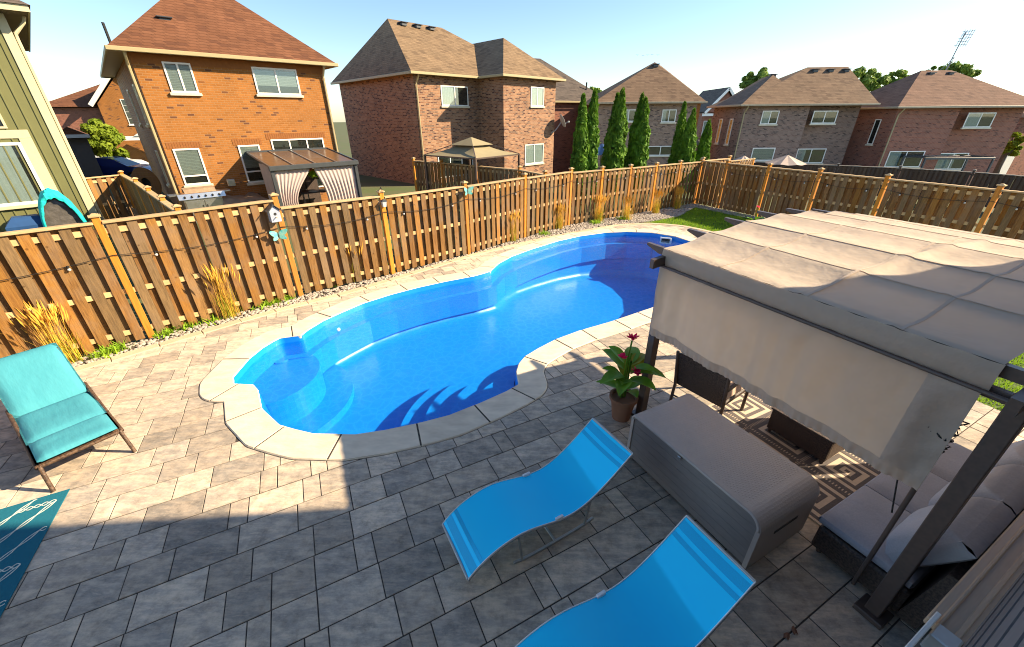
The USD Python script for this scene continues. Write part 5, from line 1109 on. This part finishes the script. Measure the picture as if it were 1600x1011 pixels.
tree('leafy_bush', 'yellow-green shrub at the right edge behind the right-hand house', 1580, 200, 250, 33, 16, 49, mtl='bush_leaf', nl=6000, clumps=26, size=.13, cat='bush', base=-1.4)

# ================================================================== neighbours' yards
# --- lean-to gazebo against the orange house
def gaz_pt(px, py, off):                                  # point on a plane parallel to the orange house's rear wall, off metres in front
    s_, z_ = V(px, py, C1 + hv(H1 + 90) * off, H1); return s_, z_
fl_, fr_ = gaz_pt(421, 263, 3.0), gaz_pt(554, 250, 3.0); bl_, br_ = gaz_pt(387, 240, .12), gaz_pt(514, 231, .12)
T = thing('lean_to_gazebo', 'lean-to gazebo with bronze panel roof and pale drapes against the orange brick house', 'gazebo', C1, H1)   # local y negative: towards the viewer
xa, xb = (fl_[0] + bl_[0]) / 2, (fr_[0] + br_[0]) / 2; zf_, zb_ = (fl_[1] + fr_[1]) / 2, (bl_[1] + br_[1]) / 2
GX0, GX1 = xa, xb
for k in range(4):
    for j in range(3):
        a0, a1 = xa + (xb - xa) * k / 4 + .03, xa + (xb - xa) * (k + 1) / 4 - .03; t0, t1 = j / 3 + .008, (j + 1) / 3 - .008
        P = np.array([[[a0, -.12 - 2.88 * t, zb_ + (zf_ - zb_) * t], [a1, -.12 - 2.88 * t, zb_ + (zf_ - zb_) * t]] for t in (t0, t1)]); obj('roof_panel', slab(P, .012), M['bronze_sheet'], T)
for k in range(5):
    x_ = xa + (xb - xa) * k / 4; obj('roof_beam', bar([x_, -.1, zb_ + .0], [x_, -3.02, zf_ + .0], .05, .07), M['steel'] if k in (1, 2, 3) else M['gazebo_metal'], T)
for j in range(4): t = j / 3; obj('cross_rail', cbx(xa + .03, xb - .03, -.12 - 2.88 * t - .02, -.12 - 2.88 * t + .02, zb_ + (zf_ - zb_) * t - .05, zb_ + (zf_ - zb_) * t - .015, .004), M['gazebo_metal'], T)
obj('front_gutter', cbx(xa - .06, xb + .06, -3.1, -2.98, zf_ - .14, zf_ + .03, .015), M['gazebo_metal'], T)
for x_ in (xa + .05, xb - .05): obj('post', cbx(x_ - .06, x_ + .06, -3.02, -2.9, -.3, zf_ - .1, .006), M['gazebo_metal'], T)
obj('wall_plate', cbx(xa, xb, -.1, -.03, zb_ - .08, zb_ + .06, .006), M['gazebo_metal'], T)
def drape(name, x0, x1, y0, y1, zt, zb, narrow=1.0, pull=0.0, folds=9, seed=0):
    n = 50; s_ = np.linspace(0, 1, n); tt = np.linspace(0, 1, 14); P = np.zeros((n, 14, 3)); L_ = math.hypot(x1 - x0, y1 - y0); tx, ty = (x1 - x0) / L_, (y1 - y0) / L_
    for j, t in enumerate(tt):
        wd = 1 - (1 - narrow) * math.sin(math.pi * min(1, t * .75)) ** 1.2; o = pull * (1 - wd)
        f = .045 * np.sin(s_ * folds * 2 * np.pi + seed + .5 * math.sin(t * 3)) * (.35 + .65 * t)
        P[:, j, 0] = x0 + tx * L_ * (s_ * wd + o) - ty * f; P[:, j, 1] = y0 + ty * L_ * (s_ * wd + o) + tx * f; P[:, j, 2] = zt + (zb - zt) * t
    obj(name, slab(P, (0.003 * ty, .003, 0)), M['drape'], T, smooth=60)
drape('drape', xa + .1, xa + 1.45, -2.93, -2.93, zf_ - .13, -.2, .45, 0, 8, 1)
drape('drape', xb - 1.75, xb - .08, -2.93, -2.93, zf_ - .13, -.2, .8, 1, 10, 2)
drape('drape', xa + .08, xa + .08, -2.9, -1.2, zf_ + .02, -.2, .9, 0, 8, 3)
T = thing('hanging_planter', 'bright green trailing plant hung inside the lean-to gazebo', 'hanging plant', C1 + hv(H1) * (xa + (xb - xa) * .52) + hv(H1 + 90) * 2.6 + [0, 0, zf_ - .5], 0)
obj('basket', trimesh.creation.revolve(np.array([[0, -.12], [.12, -.1], [.17, .03], [.15, .03], [0, .0]]), sections=14), M['bark'], T, smooth=30)
r4 = np.random.default_rng(8); e = r4.normal(size=(420, 3)); e /= np.linalg.norm(e, axis=1, keepdims=True); obj('foliage', leafcloud(e * [.34, .34, .2] * r4.uniform(.4, 1, (420, 1)) + [0, 0, .1], e, .045, 3), M['grass'], T)
obj('hanger', rod([0, 0, .02], [0, 0, .46], .006), M['wire'], T)
T = thing('patio_table', 'dark patio table with plates inside the lean-to gazebo', 'table', C1 + hv(H1) * (xa + (xb - xa) * .55) + hv(H1 + 90) * 1.9, H1)
obj('table_top', cbx(-.75, .75, -.45, .45, .70, .74, .01), M['wicker'], T); [obj('leg', cbx(x_ - .03, x_ + .03, y_ - .03, y_ + .03, -.3, .70, .004), M['bronze'], T) for x_ in (-.68, .68) for y_ in (-.38, .38)]
tag(obj('serving_plate', move(trimesh.creation.cylinder(.2, .02, sections=18), C1 + hv(H1) * (xa + (xb - xa) * .5) + hv(H1 + 90) * 2.05 + [0, 0, .752], 0), M['stone_sill']), 'pale round plate on the dark table in the lean-to gazebo', 'plate')
T = thing('red_cabinet', 'red cabinet with dark doors at the back of the lean-to gazebo', 'cabinet', C1 + hv(H1) * (xa + (xb - xa) * .52) + hv(H1 + 90) * .7, H1)
obj('carcass', cbx(-.55, .55, -.25, .25, -.2, 1.35, .02), M['black_plastic'], T); obj('top_board', cbx(-.6, .6, -.29, .29, 1.352, 1.5, .02), M['red'], T)
for s_ in (-1, 1): obj('door', cbx(s_ * .27 - .24, s_ * .27 + .24, -.275, -.252, -.1, 1.25, .006), M['wicker'], T)
T = thing('red_parasol', 'small red round stool beside the cabinet in the lean-to gazebo', 'stool', C1 + hv(H1) * (xa + (xb - xa) * .72) + hv(H1 + 90) * 1.3, H1) if 0 else None
# --- stainless grill by the fence
gp0 = G(313, 303, .92); T = thing('gas_grill', 'stainless gas grill with a row of knobs behind the fence, under the lower left window', 'grill', (gp0[0], gp0[1], 0), H1 - 2)
obj('cabinet', cbx(-.62, .62, -.28, .28, -.25, .80, .015), M['steel'], T); obj('control_panel', hull([[-.75, -.34, .80], [.75, -.34, .80], [-.75, -.28, .99], [.75, -.28, .99], [-.75, -.2, .80], [.75, -.2, .80], [-.75, -.2, .99], [.75, -.2, .99]]), M['steel'], T)
obj('lid', hull([[-.5, -.24, 1.0], [.5, -.24, 1.0], [-.5, .28, 1.0], [.5, .28, 1.0], [-.5, -.12, 1.13], [.5, -.12, 1.13], [-.5, .2, 1.17], [.5, .2, 1.17]]), M['tarp'], T)
for s_ in (-1, 1): obj('side_shelf', cbx(min(s_ * .51, s_ * .98), max(s_ * .51, s_ * .98), -.19, .27, .93, .985, .01), M['steel'], T)
for k in range(6): obj('knob', rod([-.55 + k * .22, -.37, .88], [-.55 + k * .22, -.31, .9], .032, 10), M['black_plastic'], T)
for s_ in (-1, 1):
    d_ = obj('door', cbx(s_ * .3 - .28, s_ * .3 + .28, -.305, -.283, -.15, .72, .008), M['steel'], T); obj('handle', rod([s_ * .07, -.325, .36], [s_ * .07, -.325, .56], .012), M['black_plastic'], d_)
# --- covered furniture beside it
def covered(name, label, p, h, sx, sy, sz, m, seed):
    u = np.linspace(-1, 1, 26); U_, V_ = np.meshgrid(u, u, indexing='ij'); k = np.maximum(abs(U_), abs(V_)); P = np.stack([U_ * sx, V_ * sy, 0 * U_], -1)
    z_ = sz * np.clip((1 - k ** 5), 0, 1) ** .5 * (.72 + .5 * meshkit.fbm(P * 1.6 + seed, 3, seed)); P[..., 2] = z_; P[..., :2] *= (1 + .07 * (meshkit.noise(P * 4 + seed, seed)[..., None] - .5))
    tag(obj(name, move(grid(P), p, h), m, None, smooth=40), label, 'covered furniture')
g1 = G(372, 308, .6); covered('covered_table', 'low furniture under a crumpled brown cover right of the stainless grill', (g1[0], g1[1], -.3), H1, 1.15, .8, 1.0, M['tarp'], 5)
# --- wooden cable reel leaning at the house corner
r0 = G(229, 286, .75); T = thing('cable_reel', 'round wooden cable reel with a dark hole leaning by the orange house corner', 'cable reel', r0, 95)
rg = None
for k in range(7):
    z0_, z1_ = -.70 + k * .2, -.70 + (k + 1) * .2 - .006; ringp = Point(0, 0).buffer(.70, 16).difference(Point(0, 0).buffer(.24, 8)).intersection(sbox(-1, z0_, 1, z1_))
    if ringp.is_empty: continue
    for g_ in (ringp.geoms if hasattr(ringp, 'geoms') else [ringp]):
        e = extr(g_, -.025, .025); v = e.vertices.copy(); e.vertices = np.c_[v[:, 0], v[:, 2], v[:, 1]]; e.invert(); obj('plank', e, M['wood_reel'], T)
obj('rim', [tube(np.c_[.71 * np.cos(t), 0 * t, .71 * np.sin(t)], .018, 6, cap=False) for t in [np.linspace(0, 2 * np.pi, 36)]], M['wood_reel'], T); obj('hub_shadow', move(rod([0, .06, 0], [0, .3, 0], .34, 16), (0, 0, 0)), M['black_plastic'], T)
b0 = G(196, 331, .5); tag(obj('storage_crate', move(cbx(-.5, .5, -.3, .3, -.3, .62, .02), (b0[0], b0[1], 0), H1 + 12), M['tarp']), 'brown storage crate behind the fence, left of the board divider', 'crate')
# --- covered grill with an aqua towel, left
_s = V(88, 322, CG + hv(HG + 90) * 1.1, HG)[0]; c0 = CG + hv(HG + 90) * 1.1 + hv(HG) * _s; _zt = V(96, 296, c0, HG)[1] - 1.5; T = thing('covered_grill', 'covered grill with an aqua towel over its dark wrinkled cover, by the green house', 'grill', (c0[0], c0[1], _zt), HG)
u = np.linspace(-1, 1, 22); U_, V_ = np.meshgrid(u, u, indexing='ij'); P = np.stack([U_ * .43, V_ * .36, 0 * U_], -1); k = np.maximum(abs(U_), abs(V_))
prof_ = np.sqrt(np.clip(1 - (U_ * .95) ** 2, 0, 1)); P[..., 2] = (.25 + 1.2 * prof_) * np.clip(1 - abs(V_) ** 8, 0, 1) ** .4 + .05 * (meshkit.fbm(P * 5, 3, 2) - .5) - .2 * (k > .99); obj('cover', grid(P), M['grill_cover'], T)
a_ = np.linspace(rad(12), rad(168), 26); P = np.stack([np.stack([.47 * k_ * np.cos(a_), np.full(26, y_) + .015 * np.sin(a_ * 23), .12 + 1.38 * k_ * np.sin(a_) + .025 * np.sin(a_ * 17 + y_ * 9)], -1) for y_, k_ in ((-.45, .89), (-.455, .93), (-.45, .97), (-.42, 1.0), (-.3, 1.03), (-.15, 1.04), (.05, 1.04))]); obj('towel', slab(P, (0, 0, -.02)), M['aqua'], T, smooth=50)
_s = V(42, 345, CG + hv(HG + 90) * 1.1, HG)[0]; c1 = CG + hv(HG + 90) * 1.1 + hv(HG) * _s; _zb = V(42, 337, c1, HG)[1] - .55; tag(obj('storage_bin', move(hull([[x_ * s_, y_ * s2, z_] for z_, s_, s2 in ((-.3, .42, .3), (.32, .45, .32), (.55, .25, .18)) for x_ in (-1, 1) for y_ in (-1, 1)]), (c1[0], c1[1], _zb), HG), M['navy']), 'dark blue lidded bin left of the covered grill', 'bin')
# --- khaki gazebo behind the divider fence
gz = [G(685, 240, 2.12), G(743, 247, 2.12), G(811, 240, 2.12)]; gdir = deg(math.atan2(*(gz[2] - gz[1])[:2])); gl = float(np.linalg.norm((gz[2] - gz[1])[:2])); gw = float(np.linalg.norm((gz[0] - gz[1])[:2])); h2_ = deg(math.atan2(*(gz[0] - gz[1])[:2]))
T = thing('canopy_gazebo', 'khaki canopy gazebo with a two-tier pointed top before the mixed brick house', 'gazebo', (gz[1][0], gz[1][1], 0), gdir)   # local x: right-back edge, y: left-back edge
gw = min(gw, 3.4); gl = min(gl, 3.4); zr = 2.12; ap = np.array([gl / 2, gw / 2, 2.72]); cs = [np.array(q) for q in ((0, 0, zr), (gl, 0, zr), (gl, gw, zr), (0, gw, zr))]
for k in range(4):
    a, b = cs[k], cs[(k + 1) % 4]; P = np.stack([np.stack([(a + (b - a) * s_) * (1 - t) + ap * t - [0, 0, .10 * math.sin(math.pi * t) + .05 * math.sin(math.pi * s_) * (1 - t)] for s_ in np.linspace(0, 1, 9)]) for t in np.linspace(0, .72, 7)]); obj('lower_canopy', slab(P, .004), M['khaki'], T, smooth=40)
    a2, b2 = a + (ap - a) * .55 + [0, 0, .03], b + (ap - b) * .55 + [0, 0, .03]; P = np.stack([np.stack([(a2 + (b2 - a2) * s_) * (1 - t) + (ap + [0, 0, .04]) * t for s_ in np.linspace(0, 1, 5)]) for t in (0, .5, 1)]); obj('upper_canopy', slab(P, .004), M['khaki'], T)
    obj('valance_rail', bar(a + [0, 0, -.03], b + [0, 0, -.03], .04, .05), M['bronze'], T); obj('post', bar([*a[:2], -.9], a, .07, .07), M['bronze'], T)
    obj('rafter', bar(a, ap, .03, .03), M['bronze'], T)
# --- parasols, awnings of the farther yards
def parasol(label, px, py, Y, rpx, m, hpx, sides=8, tilt=0):
    c = AD(px, py, Y); R_ = rpx / FPX * Y * .93; hh = hpx / FPX * Y; T = thing('parasol', label, 'parasol', c, 0); pts_ = [np.array([R_ * math.cos(2 * math.pi * k / sides), R_ * math.sin(2 * math.pi * k / sides), -hh]) for k in range(sides)]
    for k in range(sides): a, b = pts_[k], pts_[(k + 1) % sides]; P = np.stack([np.stack([(a + (b - a) * s_) * (1 - t) - [0, 0, .05 * math.sin(math.pi * s_) * (1 - t)] for s_ in (0, .5, 1)]) for t in (0, .5, .98)]); obj('panel', slab(P, .004), m, T)
    obj('pole', rod([0, 0, -3.0], [0, 0, .12], .03), M['gazebo_metal'], T)
parasol('cream parasol in front of the grey-brown house, under its sliding door', 1231, 242, 27.5, 29, M['pale_canvas'], 11)
parasol('second cream parasol partly hidden at the fence end, left of the other', 1163, 243, 27.0, 18, M['pale_canvas'], 8)
parasol('navy blue parasol among the cedars', 941, 224, 25, 26, M['navy'], 13)
# pergola of dark metal with bulbs before the right house
pa, pb_ = AD(1447, 243, 28.2), AD(1553, 250, 28.2); T = thing('flat_pergola', 'dark metal pergola frame before the right-hand house doors', 'pergola', (pa[0], pa[1], 0), 90); pl_ = pb_[0] - pa[0]; zt_ = (pa[2] + pb_[2]) / 2
for y_ in (0, 1.6): obj('beam', cbx(0, pl_, y_ - .04, y_ + .04, zt_ - .1, zt_ + .02, .01), M['gazebo_metal'], T); [obj('post', cbx(x_ - .05, x_ + .05, y_ - .045, y_ + .045, -1.5, zt_ - .1, .005), M['gazebo_metal'], T) for x_ in (.06, pl_ - .06)]
for k in range(7): obj('slat', cbx(pl_ * k / 6 - .02 + (.03 if k == 0 else -.03 if k == 6 else 0), pl_ * k / 6 + .02 + (.03 if k == 0 else -.03 if k == 6 else 0), .045, 1.555, zt_ - .02, zt_ + .04, .005), M['pale_canvas'] if 2 <= k <= 4 else M['gazebo_metal'], T)
# --- cars on the street in the left gap
def car(label, p, h, paint, L_=4.5):
    T = thing('parked_car', label, 'car', p, h); s_ = L_ / 4.5
    body = np.array([[-2.25, .35], [-2.2, .75], [-1.75, .93], [-.95, 1.0], [1.15, .98], [1.9, .90], [2.22, .70], [2.25, .35], [1.85, .22], [-1.9, .22]]) * s_
    cab = np.array([[-1.75, .93], [-1.05, 1.38], [-.35, 1.47], [.45, 1.42], [1.25, .97]]) * s_
    def prism(q, w0, w1, zc): v = []; [v.append([x_, sy * (w0 if z_ < zc else w1), z_]) for x_, z_ in q for sy in (-1, 1)]; return hull(v)
    obj('body', prism(body, .90, .84, .9), M[paint], T, smooth=35); obj('cabin', prism(cab, .8, .60, 1.2), M[paint], T, smooth=30)
    side = [(-1.3, 1.0), (-.95, 1.32), (-.1, 1.38), (-.1, 1.0)], [(0.0, 1.0), (0, 1.38), (.4, 1.35), (.98, 1.0)]
    for sy in (-1, 1):
        for q in side: obj('window', hull([[x_ * s_, sy * (.80 - (z_ - .93) * .42 + d_), z_ * s_] for x_, z_ in q for d_ in (.012, -.02)]), M['car_glass'], T)
        for x_ in (-1.38, 1.4):
            w_ = rod([x_ * s_, sy * .72, .33], [x_ * s_, sy * .915, .33], .33, 18); q = obj('wheel', w_, M['tyre'], T, smooth=40); obj('rim', rod([x_ * s_, sy * .9, .33], [x_ * s_, sy * .922, .33], .2, 12), M['silver'], q)
    obj('windscreen', hull([[1.2 * s_, -.6, 1.0], [1.2 * s_, .6, 1.0], [.5 * s_, -.5, 1.41], [.5 * s_, .5, 1.41], [1.14 * s_, -.6, .98], [1.14 * s_, .6, .98]]), M['car_glass'], T)
    for sy in (-1, 1): obj('headlight', cbx(2.1 * s_, 2.235 * s_, sy * .62 - .15, sy * .62 + .15, .6, .72, .02), M['white_plastic'], T)
cA = AD(180, 274, 27); car('dark blue car parked in the gap left of the orange brick house', (cA[0], cA[1], 0), 75, 'car_blue')
cB = AD(166, 259, 31); car('white car parked behind the dark blue car', (cB[0], cB[1], 0), 78, 'car_white')
cC = AD(1122, 226, 50); car('white car on the drive of the distant gabled house', (cC[0], cC[1], -1.9), 170, 'car_white', 4.4)
aw = AD(92, 220, 24); T = thing('garage', 'dark grey garage wall in shade between the green house and the bush', 'garage', (aw[0], aw[1], 0), 46)
obj('wall', bx(0, 1.15, 0, 6, -.3, 2.75), M['house_wall'], T); obj('roof', hull([[-.2, -.3, 2.755], [1.3, -.3, 2.755], [-.2, 6.2, 2.755], [1.3, 6.2, 2.755], [.55, -.3, 3.2], [.55, 6.2, 3.2]]), M['roof_red'], T); obj('fascia', bx(-.2, 1.3, -.36, -.302, 2.65, 2.82), M['white_trim'], T)
# --- a few birds far off in the sky
for k, (px, py) in enumerate(((996, 86), (1005, 87), (1012, 86), (1019, 85.5), (1028, 86))):
    side_ = ('leftmost', 'second', 'middle', 'fourth', 'rightmost')[k]; c = AD(px, py, 120); v = hull([[-.5, 0, .12], [0, .12, 0], [0, -.12, 0], [0, 0, -.05]]), hull([[.5, 0, .14], [0, .12, 0], [0, -.12, 0], [0, 0, -.05]])
    tag(obj('bird', move(trimesh.util.concatenate(list(v)), c, 90), M['bird']), f'{side_} of five tiny dark birds flying in a line above the pointed roof', 'bird', 'birds in the sky')
